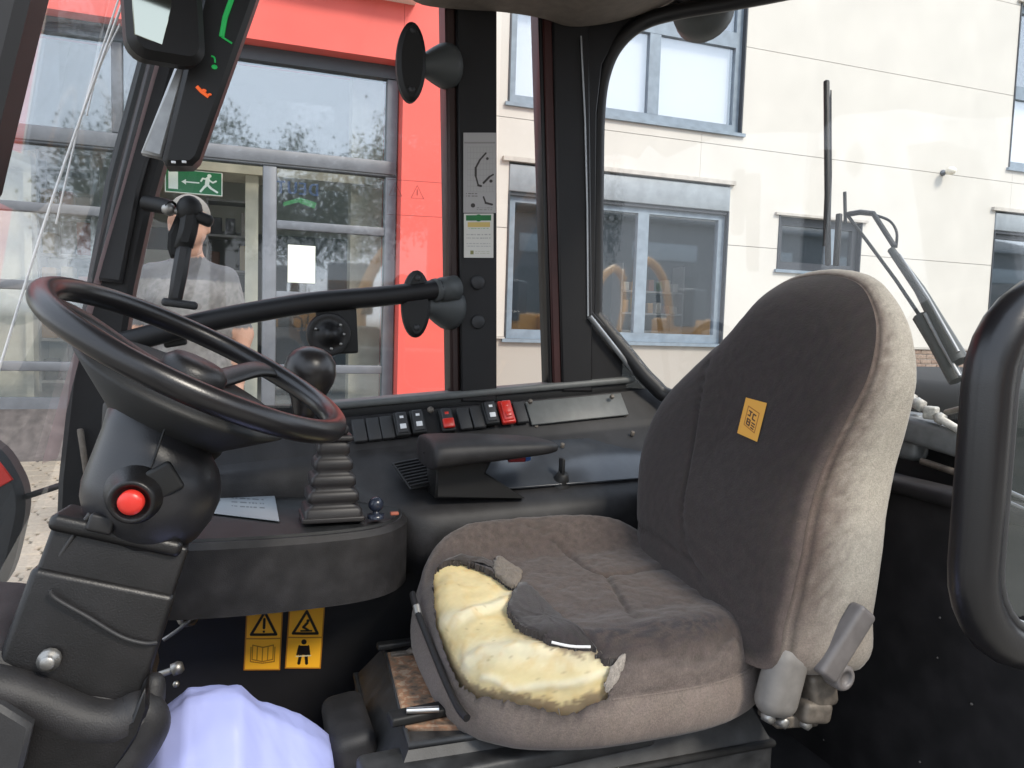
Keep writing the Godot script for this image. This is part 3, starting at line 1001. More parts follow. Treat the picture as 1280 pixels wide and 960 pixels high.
func build_cab() -> void:
	var c := thing("loader_cab", "black cab of a wheel loader with pillars, glass and beige headlining", "vehicle cab")
	var m := MB.new()
	# far front pillar with its grey trim
	var p := obj("front_pillar", slab([Vector2(-0.134, 1.933), Vector2(-0.179, 1.785), Vector2(-0.245, 1.517), Vector2(-0.283, 1.292), Vector2(-0.313, 1.105), Vector2(-0.334, 0.91), Vector2(-0.346, 0.644), Vector2(-0.222, 0.632), Vector2(-0.225, 1.073), Vector2(-0.208, 1.205), Vector2(-0.194, 1.304), Vector2(-0.161, 1.465), Vector2(-0.134, 1.568), Vector2(-0.029, 1.951)], -1.84, 0.08, 0.01), M.frame, c)
	obj("pillar_trim", slab([Vector2(-0.158, 1.783), Vector2(-0.226, 1.493), Vector2(-0.261, 1.316), Vector2(-0.213, 1.312), Vector2(-0.18, 1.497), Vector2(-0.108, 1.781)], -1.758, 0.016, 0.006), M.frame_trim, p)
	m.rbox(Vector3(-0.279, 0.928, -1.74), V(0.012, 0.18, 0.01), 0.004, Basis(Vector3.FORWARD, -0.12), 1)
	obj("pillar_strip", m.done(), M.bracket, p)
	# middle pillar
	p = obj("middle_pillar", slab([Vector2(0.477, 2.006), Vector2(0.573, 2.023), Vector2(0.603, 1.066), Vector2(0.514, 1.066)], -1.84, 0.08, 0.003), M.frame, c)
	obj("pillar_seal", slab([Vector2(0.452, 2.004), Vector2(0.477, 2.008), Vector2(0.514, 1.066), Vector2(0.491, 1.066)], -1.83, 0.06, 0.006), M.brown_seal, p)
	for y in [353, 403]:
		pass
	m = MB.new()
	m.lathe(along(Vector3(0.545, 1.351, -1.759), V(0, 0, 1)), [V2(0.017, -0.001), V2(0.017, 0.004), V2(0.014, 0.006), V2(0, 0.006)], 20)
	obj("plug", m.done(), M.frame_trim, p)
	m = MB.new()
	m.lathe(along(Vector3(0.548, 1.258, -1.759), V(0, 0, 1)), [V2(0.017, -0.001), V2(0.017, 0.004), V2(0.014, 0.006), V2(0, 0.006)], 20)
	obj("plug", m.done(), M.frame_trim, p)
	sticker(p, "load_chart_sticker", chart_print(), Vector3(0.5, 1.694, -1.757), Vector3(0.58, 1.703, -1.757), Vector3(0.585, 1.517, -1.757), Vector3(0.505, 1.511, -1.757), "grey load chart sticker with a boom diagram on the middle pillar")
	sticker(p, "inspection_sticker", inspection(), Vector3(0.506, 1.509, -1.756), Vector3(0.579, 1.515, -1.756), Vector3(0.582, 1.411, -1.756), Vector3(0.509, 1.407, -1.756), "white inspection sticker with green and yellow bands")
	# rear pillar
	p = obj("rear_pillar", slab([Vector2(0.71, 2.065), Vector2(0.806, 2.082), Vector2(0.851, 1.282), Vector2(0.86, 1.09), Vector2(0.776, 1.09)], -1.84, 0.08, 0.004), M.frame, c)
	obj("red_strip", slab([Vector2(0.687, 2.063), Vector2(0.711, 2.067), Vector2(0.777, 1.089), Vector2(0.754, 1.089)], -1.82, 0.055, 0.004), M.dark_red, p)
	obj("pillar_seal", slab([Vector2(0.677, 2.063), Vector2(0.688, 2.065), Vector2(0.755, 1.089), Vector2(0.745, 1.089)], -1.82, 0.05, 0.004), M.rubber, p)
	m = MB.new()
	m.tube(PackedVector3Array([Vector3(0.789, 1.956, -1.757), Vector3(0.808, 1.759, -1.757), Vector3(0.823, 1.548, -1.757), Vector3(0.837, 1.281, -1.757)]), 0.0025, 6)
	obj("pillar_highlight", m.done(), M.alu, p)  # bright tube painted in for the highlight line down the pillar
	# rear glass and its surround
	var top := curve([Vector3(0.878, 1.262, -1.799), Vector3(0.87, 1.578, -1.802), Vector3(0.866, 1.797, -1.804), Vector3(0.879, 1.905, -1.798), Vector3(0.91, 1.973, -1.783), Vector3(0.962, 2.018, -1.758), Vector3(1.031, 2.036, -1.709), Vector3(1.113, 2.039, -1.627), Vector3(1.194, 2.026, -1.471), Vector3(1.244, 2.006, -1.291)], 5)
	m = MB.new()
	m.tube(top, 0.019, 8)
	m.tube(curve([Vector3(0.873, 1.289, -1.801), Vector3(0.947, 1.197, -1.766), Vector3(1.012, 1.115, -1.728), Vector3(1.064, 1.081, -1.676), Vector3(1.22, 1.093, -1.421)], 5), 0.02, 8)
	p = obj("rear_window_surround", m.done(), M.rubber, c)
	obj("surround_plate", slab([Vector2(0.808, 2.107), Vector2(1.114, 2.161), Vector2(1.071, 2.083), Vector2(0.971, 2.039), Vector2(0.897, 1.98), Vector2(0.858, 1.905), Vector2(0.848, 1.787), Vector2(0.866, 1.262), Vector2(0.844, 1.261)], -1.80, 0.025, 0.003), M.frame, p)
	obj("corner_plate", slab([Vector2(0.766, 1.269), Vector2(0.853, 1.296), Vector2(1.053, 1.11), Vector2(1.081, 0.939), Vector2(0.779, 0.946)], -1.79, 0.02, 0.003), M.frame, p)
	m = MB.new()
	m.tube(PackedVector3Array([Vector3(0.84, 1.28, -1.755), Vector3(0.918, 1.199, -1.755), Vector3(1.006, 1.107, -1.755)]), 0.007, 8)
	obj("bright_strip", m.done(), M.alu, p)
	m = MB.new()
	var r0 := PackedVector3Array()
	var r1 := PackedVector3Array()
	for g in curve([V(0.875, 0, -1.80), V(1.0, 0, -1.74), V(1.12, 0, -1.62), V(1.22, 0, -1.42), V(1.28, 0, -1.1), V(1.31, 0, -0.75), V(1.33, 0, -0.4)], 6):
		r0.append(g + V(0, 2.06, 0))
		r1.append(g + V(0, 1.1, 0))
	m.grid([r0, r1])
	obj("rear_pane", m.done(), M.cab_glass, c)
	# side panes and windscreen
	m = MB.new()
	m.quad(V(-0.33, 2.04, -1.8), V(0.53, 2.04, -1.8), V(0.53, 1.05, -1.8), V(-0.33, 1.05, -1.8))
	p = obj("side_pane", m.done(), M.cab_glass, c)
	var marks := MB.new()
	for k in 2:
		var o := Vector3(0.052 * k, -0.002 * k, 0)
		marks.tube(PackedVector3Array([Vector3(0.351, 1.573, -1.797) + o, Vector3(0.367, 1.543, -1.797) + o, Vector3(0.337, 1.543, -1.797) + o]), 0.0009, 5, true)
		marks.tube(PackedVector3Array([Vector3(0.351, 1.564, -1.797) + o, Vector3(0.351, 1.55, -1.797) + o]), 0.0009, 5)
	marks.tube(PackedVector3Array([Vector3(0.332, 1.579, -1.797), Vector3(0.463, 1.582, -1.797), Vector3(0.465, 1.502, -1.797), Vector3(0.334, 1.499, -1.797)]), 0.0005, 5, true)
	obj("glass_marks", marks.done(), mat(Color(0.12, 0.03, 0.03), 0.6), p)
	m = MB.new()
	m.quad(V(0.6, 2.04, -1.8), V(0.78, 2.04, -1.8), V(0.8, 1.05, -1.8), V(0.6, 1.05, -1.8))
	obj("side_pane", m.done(), M.cab_glass, c)
	var rows := []
	for i in 9:
		var y := 0.55 + 1.5 * i / 8.0
		var row := PackedVector3Array()
		for j in 13:
			var f := j / 12.0
			row.append(V(-0.33 + (y - 1.0) * 0.26 - 0.09 * sin(PI * f), y, -1.81 + 1.27 * f))
		rows.append(row)
	m = MB.new()
	m.grid(rows)
	obj("windscreen", m.done(), M.cab_glass, c)
	rows = []
	for i in 9:
		var y := 0.95 + 1.08 * i / 8.0
		var row := PackedVector3Array()
		for j in 5:
			var f := 0.015 + 0.05 * j / 4.0 + 0.0015 * ((i * 7 + j * 3) % 5)
			row.append(V(-0.322 + (y - 1.0) * 0.26 - 0.09 * sin(PI * f), y, -1.81 + 1.27 * f))
		rows.append(row)
	m = MB.new()
	m.grid(rows)
	obj("edge_film", m.done(), M.film, c, "faded pinkish film along the windscreen edge")
	obj("near_front_pillar", slab([Vector2(-0.15, 1.462), Vector2(-0.106, 1.471), Vector2(-0.115, 1.433), Vector2(-0.13, 1.366), Vector2(-0.139, 1.324), V2(-0.285, 1.05), V2(-0.31, 0.3), V2(-0.37, 0.3), V2(-0.35, 1.05), Vector2(-0.174, 1.321)], -0.58, 0.04, 0.006), M.frame, c)
	# roof, headlining, floor, bulkhead
	m = MB.new()
	m.rbox(V(0.43, 2.14, -1.14), V(1.62, 0.1, 1.5), 0.04)
	obj("roof", m.done(), M.black, c)
	var edge := [Vector2(0.351, 1.981), Vector2(0.396, 1.963), Vector2(0.48, 1.967), Vector2(0.585, 1.978), Vector2(0.684, 1.98), Vector2(0.759, 1.973), Vector2(0.852, 1.994), Vector2(0.938, 2.027), Vector2(1.022, 2.067), Vector2(1.075, 2.109)]
	var hp := curve2(edge, 4, false)
	hp.append(V2(1.05, 2.085))
	hp.append(V2(0.36, 2.085))
	m = MB.new()
	m.extrude(hp, Transform3D(Basis(), V(0, 0, -1.755)), 1.2, 0.03)
	obj("headlining", m.done(), M.headliner, c)
	m = MB.new()
	m.span(V(-0.3, 0.2, -1.86), V(1.3, 0.3, -0.35))
	obj("cab_floor", m.done(), M.bulkhead, c)
	m = MB.new()
	m.rbox(V(1.275, 0.61, -1.1), V(0.05, 0.68, 1.5), 0.012)
	m.rbox(V(1.262, 0.958, -1.1), V(0.07, 0.03, 1.5), 0.012)
	p = obj("bulkhead", m.done(), M.bulkhead, c)
	m = MB.new()
	var rng := RandomNumberGenerator.new()
	rng.seed = 8
	for q in [Vector3(1.248, 0.653, -1.042), Vector3(1.248, 0.437, -1.063), Vector3(1.248, 0.347, -1.313), Vector3(1.248, 0.592, -1.206), Vector3(1.248, 0.73, -1.043), Vector3(1.248, 0.6, -0.966)]:
		m.ball(q, rng.randf_range(0.0012, 0.0032), 8)
	obj("dirt_speck", m.done(), M.speck, p).set_meta("kind", "stuff")
	m = MB.new()
	m.span(V(-0.29, 0.28, -1.86), V(1.28, 1.05, -1.845))
	obj("lower_side_panel", m.done(), M.frame, c)
	# far wall stands on the ground through the chassis
	m = MB.new()
	m.rbox(V(0.5, 0.12, -1.1), V(1.9, 0.14, 1.3), 0.03)
	obj("chassis", m.done(), M.frame, c)
	# wide rubber framed window at the right edge
	var w := thing("rear_side_window_frame", "thick rounded black window frame at the right edge nearest the camera", "window frame")
	var loop := PackedVector3Array()
	for q in round_rect(0.62, 0.335, 0.085, 7):
		loop.append(V(0.945 + q.x, 1.128 + q.y, -0.5 + 0.0 * q.x))
	m = MB.new()
	m.tube(loop, 0.0212, 16, true)
	obj("rubber_profile", m.done(), M.wheel, w)
	loop = PackedVector3Array()
	for q in round_rect(0.586, 0.301, 0.07, 7):
		loop.append(V(0.945 + q.x, 1.128 + q.y, -0.488))
	m = MB.new()
	m.tube(loop, 0.0045, 8, true)
	obj("inner_seal", m.done(), M.frame_trim, w)
	loop = PackedVector3Array()
	for q in round_rect(0.575, 0.29, 0.064, 7):
		loop.append(V(0.945 + q.x, 1.128 + q.y, -0.5))
	m = MB.new()
	m.tube(loop, 0.0016, 6, true)
	obj("bright_bead", m.done(), M.alu, w)
	m = MB.new()
	m.quad(V(0.67, 1.26, -0.503), V(1.22, 1.26, -0.503), V(1.22, 0.99, -0.503), V(0.67, 0.99, -0.503))
	obj("pane", m.done(), M.cab_glass, w)

func sticker(parent: Node, called: String, im: Image, a: Vector3, b: Vector3, c: Vector3, d: Vector3, label := "") -> void:
	var m := MB.new()
	m.print_face(a, b, c, d)
	var n := (b - a).cross(d - a).normalized() * 0.0012
	m.quad(a + n, b + n, b, a)
	m.quad(d + n, c + n, c, d)
	obj(called, m.done(), printed(im, 0.45), parent, label)

func scribble(im: Image, r: Rect2i, lines: int, c: Color, sd: int) -> void:
	var rng := RandomNumberGenerator.new()
	rng.seed = sd
	for i in lines:
		var y := r.position.y + r.size.y * i / lines
		var x := r.position.x
		while x < r.end.x:
			var w := rng.randi_range(3, 12)
			im.fill_rect(Rect2i(x, y, mini(w, r.end.x - x), maxi(2, r.size.y / lines / 3)), c)
			x += w + rng.randi_range(2, 5)

func chart_print() -> Image:
	var im := Image.create(123, 300, false, Image.FORMAT_RGB8)
	im.fill(Color(0.66, 0.65, 0.64))
	im.fill_rect(Rect2i(3, 34, 117, 6), Color(0.55, 0.54, 0.53))
	for i in 9:
		im.fill_rect(Rect2i(14, 52 + i * 21, 100, 1), Color(0.58, 0.57, 0.56))
		im.fill_rect(Rect2i(14 + i * 12, 52, 1, 168), Color(0.59, 0.58, 0.57))
	var k := Color(0.2, 0.18, 0.17)
	thick(im, V2(56, 196), V2(46, 160), 3, k)
	thick(im, V2(46, 160), V2(46, 130), 4, k)
	thick(im, V2(46, 130), V2(62, 100), 3.4, k)
	thick(im, V2(62, 100), V2(84, 76), 3, k)
	disc(im, V2(90, 96), 5, k)
	thick(im, V2(76, 186), V2(98, 164), 4, k)
	thick(im, V2(98, 164), V2(112, 156), 3, k)
	disc(im, V2(104, 180), 6, k)
	thick(im, V2(56, 196), V2(66, 198), 4, k)
	scribble(im, Rect2i(10, 226, 44, 18), 2, Color(0.4, 0.39, 0.38), 2)
	disc(im, V2(36, 272), 8, k)
	thick(im, V2(76, 240), V2(84, 262), 3, k)
	thick(im, V2(84, 262), V2(108, 268), 4, k)
	scribble(im, Rect2i(50, 280, 60, 14), 2, Color(0.45, 0.44, 0.43), 4)
	return im

func inspection() -> Image:
	var im := Image.create(111, 165, false, Image.FORMAT_RGB8)
	im.fill(Color(0.82, 0.81, 0.78))
	im.fill_rect(Rect2i(8, 6, 94, 20), Color(0.12, 0.42, 0.22))
	disc(im, V2(55, 16), 13, Color(0.12, 0.45, 0.22))
	im.fill_rect(Rect2i(14, 32, 84, 18), Color(0.8, 0.7, 0.42))
	scribble(im, Rect2i(18, 54, 74, 8), 1, Color(0.45, 0.62, 0.4), 2)
	scribble(im, Rect2i(10, 76, 90, 26), 2, Color(0.66, 0.65, 0.63), 5)
	scribble(im, Rect2i(10, 110, 90, 20), 2, Color(0.68, 0.67, 0.66), 7)
	im.fill_rect(Rect2i(24, 138, 12, 14), Color(0.5, 0.5, 0.3))
	scribble(im, Rect2i(42, 140, 54, 14), 2, Color(0.7, 0.7, 0.6), 9)
	return im

# ---------------------------------------------------------------- side console
var PX := V(1, 0.0845, 0).normalized()
var PY := V(0, 0.068, -0.055).normalized()

func build_console() -> void:
	var c := thing("side_console", "dusty black side console with switch row, grey plate and stickers below", "console")
	var prof := [[-1.85, 1.03, 1.0], [-1.764, 1.036, 1.0], [-1.755, 1.034, 1.0], [-1.7, 0.966, 1.0], [-1.692, 0.958, 0.95], [-1.685, 0.952, 0.9], [-1.505, 0.872, 0.45], [-1.49, 0.864, 0.42], [-1.48, 0.85, 0.4], [-1.475, 0.83, 0.3], [-1.475, 0.748, 0.0], [-1.6, 0.745, 0.0], [-1.85, 0.745, 0.0]]
	var rows := []
	for q in prof:
		var row := PackedVector3Array()
		for i in 40:
			var x := -0.24 + 1.29 * i / 39.0
			var p := V(x, q[1] + 0.0845 * (x - 0.27) * q[2], q[0])
			var k: int = rows.size()
			if k > 5 and k < 11:
				p = V(x, [0.925, 0.905, 0.89, 0.872, 0.748][k - 6], [-1.672, -1.668, -1.665, -1.665, -1.665][k - 6]).lerp(p, sstep(0.16, 0.37, x))
			row.append(p)
		rows.append(row)
	var m := MB.new()
	m.grid(rows.slice(0, 4), false, -1)
	m.grid(rows.slice(3), false, 1)
	for e in [0, 39]:
		for i in prof.size() - 1:
			m.tri(rows[i][e], rows[i + 1][e], V(rows[i][e].x, 0.745, -1.85))
	obj("console_body", m.done(), M.dash, c)
	# window ledge bar
	m = MB.new()
	m.rbox(Vector3(0.588, 1.089, -1.785), V(0.8, 0.018, 0.06), 0.008, Basis(PX, Vector3.UP, Vector3.BACK).orthonormalized(), 2)
	obj("window_ledge", m.done(), M.panel_grey, c)
	m = MB.new()
	m.rbox(Vector3(0.59, 1.071, -1.79), V(0.84, 0.03, 0.05), 0.006, Basis(PX, Vector3.UP, Vector3.BACK).orthonormalized(), 1)
	obj("ledge_recess", m.done(), M.black, c)
	var PB := Basis(PX, PY, PX.cross(PY)).orthonormalized()
	# switch row: position, kind
	for s in [[Vector3(0.266, 1.005, -1.722), 0], [Vector3(0.298, 1.008, -1.722), 0], [Vector3(0.329, 1.011, -1.722), 0], [Vector3(0.51, 1.029, -1.722), 0], [Vector3(0.543, 1.032, -1.722), 0], [Vector3(0.65, 1.043, -1.722), 0], [Vector3(0.361, 1.018, -1.718), 1], [Vector3(0.398, 1.023, -1.718), 1], [Vector3(0.573, 1.042, -1.718), 1], [Vector3(0.613, 1.044, -1.718), 2], [Vector3(0.467, 1.026, -1.72), 3]]:
		m = MB.new()
		if s[1] == 0:
			m.rbox(s[0], V(0.03, 0.058, 0.012), 0.003, PB, 1)
			obj("blanking_plate", m.done(), M.blank, c)
			continue
		m.rbox(s[0], V(0.034, 0.062, 0.014), 0.004, PB, 1)
		var w := obj("rocker_switch", m.done(), M.switch_red if s[1] == 2 else M.black, c, ["", "", "red rocker switch", "black rocker with a red lower half"][s[1]])
		m = MB.new()
		var tip := PB * Basis(Vector3.RIGHT, 0.16)
		m.rbox(s[0] + PB.z * 0.008, V(0.026, 0.052, 0.012), 0.004, tip, 1)
		obj("rocker", m.done(), M.switch_red if s[1] == 2 else M.frame_trim, w)
		m = MB.new()
		m.rbox(s[0] + PB.z * 0.0145 + PB.y * 0.012, V(0.011, 0.008, 0.003), 0.001, tip, 1)
		m.rbox(s[0] + PB.z * 0.0145 - PB.y * 0.012, V(0.014, 0.012, 0.003), 0.001, tip, 1)
		obj("symbol", m.done(), M.switch_red if s[1] > 1 else M.white_mark, w)
		if s[1] == 3:
			m = MB.new()
			m.rbox(s[0] + PB.z * 0.013 - PB.y * 0.014, V(0.027, 0.024, 0.008), 0.003, tip, 1)
			obj("red_half", m.done(), M.switch_red, w)
	m = MB.new()
	m.lathe(along(Vector3(0.432, 1.049, -1.735), PB.z), [V2(0.008, 0), V2(0.008, 0.004), V2(0.004, 0.008), V2(0, 0.008)], 14)
	obj("indicator_lamp", m.done(), M.bracket, c)
	# grey plate with four screws
	m = MB.new()
	m.rbox(Vector3(0.802, 1.051, -1.724), V(0.262, 0.066, 0.006), 0.002, PB, 1)
	var g := obj("grey_plate", m.done(), M.panel_grey, c, "plain grey plate screwed to the right of the switches")
	for q in [Vector3(0.675, 1.07, -1.722), Vector3(0.687, 1.011, -1.71), Vector3(0.895, 1.081, -1.722), Vector3(0.929, 1.036, -1.71)]:
		m = MB.new()
		m.lathe(along(q, PB.z), [V2(0.0055, -0.004), V2(0.0055, 0.004), V2(0.004, 0.0055), V2(0, 0.0045)], 10)
		obj("screw", m.done(), M.bracket, g)
	# glossy deck plate
	var DY := V(0, 0.1, -0.2).normalized()
	var DB := Basis(Vector3.RIGHT, DY, Vector3.RIGHT.cross(DY))
	m = MB.new()
	m.rbox(Vector3(0.776, 0.946, -1.6), V(0.52, 0.165, 0.005), 0.0015, Basis(V(1, 0.03, 0).normalized(), DY, V(1, 0.03, 0).normalized().cross(DY)).orthonormalized(), 1)
	var d := obj("deck_plate", m.done(), M.deck, c, "glossy black metal plate on the console deck")
	for q in [Vector3(0.728, 0.976, -1.64), Vector3(0.729, 0.895, -1.53), Vector3(0.924, 0.998, -1.66)]:
		m = MB.new()
		m.lathe(along(q, DB.z), [V2(0.005, -0.006), V2(0.005, 0.003), V2(0.003, 0.004), V2(0, 0.003)], 10)
		obj("screw", m.done(), M.bracket, d)
	# ignition lock and key
	m = MB.new()
	m.lathe(along(Vector3(0.685, 0.909, -1.545), DB.z), [V2(0.026, -0.01), V2(0.026, 0.001), V2(0.02, 0.003), V2(0.02, 0.006), V2(0.015, 0.012), V2(0.013, 0.022), V2(0, 0.022)], 20)
	var ig := obj("ignition_lock", m.done(), M.black, c)
	m = MB.new()
	m.rbox(Vector3(0.685, 0.942, -1.543), V(0.009, 0.042, 0.022), 0.004, Basis(), 1)
	obj("key", m.done(), M.black, ig)
	# speaker grille
	m = MB.new()
	m.rbox(Vector3(0.373, 0.933, -1.585), V(0.085, 0.095, 0.006), 0.003, DB * Basis(Vector3.BACK, 0.25), 1)
	var sp := obj("speaker_grille", m.done(), M.black, c)
	for i in 9:
		m = MB.new()
		m.rbox(Vector3(0.373, 0.933, -1.585) + DB.z * 0.004 + (DB * Basis(Vector3.BACK, 0.25)).y * (0.01 * (i - 4)), V(0.08, 0.004, 0.004), 0.001, DB * Basis(Vector3.BACK, 0.25), 1)
		obj("grille_bar", m.done(), M.dash, sp)
	# round fronted pod that carries the gear lever
	var plan := curve2([V2(-0.16, 1.68), V2(-0.16, 1.45), V2(-0.12, 1.375), V2(0.0, 1.355), V2(0.16, 1.36), V2(0.255, 1.385), V2(0.31, 1.44), V2(0.332, 1.52), V2(0.332, 1.68)], 6, false)
	m = MB.new()
	var up := Basis(Vector3.RIGHT, Vector3.FORWARD, Vector3.UP)
	m.extrude(plan, Transform3D(up, V(0, 0.742, 0)), 0.128, 0.01)
	obj("lever_pod", m.done(), M.dash, c)
	m = MB.new()
	for i in plan.size():
		plan[i] = (plan[i] - V2(0.08, 1.68)) * 0.955 + V2(0.08, 1.68)
	m.extrude(plan, Transform3D(up, V(0, 0.86, 0)), 0.0145, 0.004)
	obj("pod_top", m.done(), M.dash_dark, c)
	var pl := Image.create(160, 60, false, Image.FORMAT_RGB8)
	pl.fill(Color(0.55, 0.58, 0.6))
	scribble(pl, Rect2i(18, 14, 40, 14), 2, Color(0.33, 0.35, 0.36), 3)
	scribble(pl, Rect2i(78, 12, 60, 30), 3, Color(0.36, 0.38, 0.4), 5)
	sticker(c, "worn_label_plate", pl, Vector3(-0.082, 0.879, -1.752), Vector3(0.083, 0.879, -1.67), Vector3(0.081, 0.879, -1.453), Vector3(-0.073, 0.879, -1.569), "worn pale label plate on the lever pod")
	# small blue black knob
	m = MB.new()
	m.lathe(along(Vector3(0.253, 0.893, -1.42), V(0, 1, 0)), [V2(0.016, -0.01), V2(0.016, -0.003), V2(0.006, -0.002), V2(0.006, 0.01)], 14)
	m.ball(Vector3(0.253, 0.905, -1.42) + V(0, 0.004, 0), 0.0145, 14)
	obj("small_knob", m.done(), M.knob_blue, c)
	m = MB.new()
	m.rbox(Vector3(0.29, 0.887, -1.43), V(0.016, 0.006, 0.01), 0.002)
	obj("red_tab", m.done(), mat(Color(0.35, 0.1, 0.06), 0.6), c)
	# pedestal with warning stickers
	m = MB.new()
	m.span(V(-0.22, 0.3, -1.62), V(0.9, 0.7415, -1.53))
	var pd := obj("pedestal", m.done(), M.frame, c)
	sticker(pd, "warning_sticker", warning(0), Vector3(0.026, 0.694, -1.527), Vector3(0.094, 0.688, -1.527), Vector3(0.089, 0.561, -1.527), Vector3(0.021, 0.569, -1.527), "left yellow warning sticker with a triangle over an open book")
	sticker(pd, "warning_sticker", warning(1), Vector3(0.105, 0.688, -1.527), Vector3(0.174, 0.681, -1.527), Vector3(0.167, 0.554, -1.527), Vector3(0.098, 0.563, -1.527), "right yellow warning sticker with a triangle over a seated figure")
	m = MB.new()
	m.lathe(along(Vector3(-0.075, 0.717, -1.45), V(0.7, 0.3, 0.6)), [V2(0.013, -0.006), V2(0.02, -0.006), V2(0.02, 0.006), V2(0.013, 0.006), V2(0.013, -0.006)], 18)
	m.tube(curve([Vector3(-0.054, 0.729, -1.44), Vector3(-0.072, 0.714, -1.43), Vector3(-0.09, 0.699, -1.43), Vector3(-0.113, 0.684, -1.43)], 4), 0.0035, 8)
	m.ball(Vector3(-0.054, 0.729, -1.44), 0.008, 10)
	obj("hose_clip", m.done(), M.steel, c)
	m = MB.new()
	m.tube(PackedVector3Array([Vector3(-0.121, 0.634, -1.4), Vector3(-0.093, 0.642, -1.4)]), 0.006, 8)
	m.lathe(along(Vector3(-0.093, 0.642, -1.4), Vector3(-0.078, 0.647, -1.4) - Vector3(-0.093, 0.642, -1.4)), [V2(0, -0.004), V2(0.011, -0.004), V2(0.012, 0.008), V2(0.008, 0.014), V2(0, 0.014)], 8)
	m.ball(Vector3(-0.092, 0.606, -1.42), 0.006, 8)
	obj("bolt", m.done(), M.steel, c)
	# armrest pad on its bracket
	var a := thing("armrest", "black tapered armrest pad on a bracket over the console", "armrest")
	var spine := curve([Vector3(0.362, 1, -1.5), Vector3(0.373, 1.001, -1.5), Vector3(0.429, 1.003, -1.5), Vector3(0.511, 1.005, -1.49), Vector3(0.587, 1.006, -1.48), Vector3(0.623, 1.004, -1.475), Vector3(0.634, 1.002, -1.475)], 4)
	var hw := curve2([V2(0, 0.004), V2(0.03, 0.05), V2(0.12, 0.08), V2(0.3, 0.082), V2(0.55, 0.066), V2(0.85, 0.038), V2(0.96, 0.024), V2(1, 0.003)], 4, false)
	rows = []
	for i in spine.size():
		var f := float(i) / (spine.size() - 1)
		var w := 0.0
		for k in hw.size() - 1:
			if f >= hw[k].x and f <= hw[k + 1].x + 1e-4:
				w = lerpf(hw[k].y, hw[k + 1].y, clampf((f - hw[k].x) / maxf(1e-4, hw[k + 1].x - hw[k].x), 0, 1))
		var t := w * lerpf(0.4, 0.26, f)
		var row := PackedVector3Array()
		for j in 24:
			var th := TAU * j / 24
			row.append(spine[i] + V(0, signf(sin(th)) * pow(absf(sin(th)), 0.6) * t - 0.010 * (1.0 - f), signf(cos(th)) * pow(absf(cos(th)), 0.8) * w))
		rows.append(row)
	m = MB.new()
	m.grid(rows, true)
	obj("pad", m.done(), M.dash, a)
	obj("bracket", slab([Vector2(0.387, 0.983), Vector2(0.502, 0.968), Vector2(0.492, 0.946), Vector2(0.581, 0.888), Vector2(0.386, 0.898)], -1.57, 0.08, 0.004), M.black, a)
	m = MB.new()
	m.tube(PackedVector3Array([Vector3(0.551, 0.97, -1.52), Vector3(0.586, 0.97, -1.52)]), 0.009, 10)
	obj("red_ring", m.done(), mat(Color(0.3, 0.03, 0.04), 0.4), a)
	m = MB.new()
	m.tube(PackedVector3Array([Vector3(0.586, 0.972, -1.52), Vector3(0.597, 0.974, -1.52)]), 0.011, 10)
	obj("blue_ring", m.done(), mat(Color(0.05, 0.15, 0.5), 0.4), a)

func warning(kind: int) -> Image:
	var im := Image.create(138, 237, false, Image.FORMAT_RGB8)
	var y := Color(1.0, 0.73, 0.17)
	var k := Color(0.09, 0.06, 0.04)
	im.fill(Color(0.72, 0.47, 0.14))
	im.fill_rect(Rect2i(5, 5, 128, 110), y)
	im.fill_rect(Rect2i(5, 120, 128, 112), y)
	for s in [[V2(69, 18), V2(22, 102)], [V2(22, 102), V2(116, 102)], [V2(116, 102), V2(69, 18)]]:
		thick(im, s[0], s[1], 5, k)
	if kind == 0:
		thick(im, V2(69, 44), V2(69, 78), 4.5, k)
		disc(im, V2(69, 91), 4.5, k)
		var f := Color(0.66, 0.44, 0.1)
		for q in [[V2(68, 150), V2(30, 142)], [V2(30, 142), V2(30, 196)], [V2(30, 196), V2(68, 204)], [V2(68, 204), V2(68, 150)], [V2(70, 150), V2(108, 142)], [V2(108, 142), V2(108, 196)], [V2(108, 196), V2(70, 204)], [V2(24, 150), V2(24, 204)], [V2(24, 204), V2(68, 210)], [V2(114, 150), V2(114, 204)], [V2(114, 204), V2(70, 210)], [V2(48, 150), V2(48, 196)], [V2(88, 150), V2(88, 196)]]:
			thick(im, q[0], q[1], 2.2, f)
	else:
		disc(im, V2(76, 54), 6, k)
		thick(im, V2(74, 62), V2(60, 78), 5, k)
		thick(im, V2(60, 78), V2(80, 90), 4, k)
		thick(im, V2(52, 92), V2(92, 92), 3, k)
		disc(im, V2(66, 134), 10, k)
		fill_poly(im, PackedVector2Array([V2(52, 148), V2(82, 148), V2(86, 184), V2(48, 184)]), k)
		thick(im, V2(50, 150), V2(44, 182), 4, k)
		thick(im, V2(84, 150), V2(90, 182), 4, k)
		thick(im, V2(56, 186), V2(52, 216), 6, k)
		thick(im, V2(78, 186), V2(82, 216), 6, k)
		thick(im, V2(40, 190), V2(96, 186), 2.5, Color(0.9, 0.85, 0.7))
	return im

# ---------------------------------------------------------------- driver's seat
const SCX := 0.575
const SCZ := -1.195
const SA := 0.272
const SB := 0.27
var seat_noise := FastNoiseLite.new()

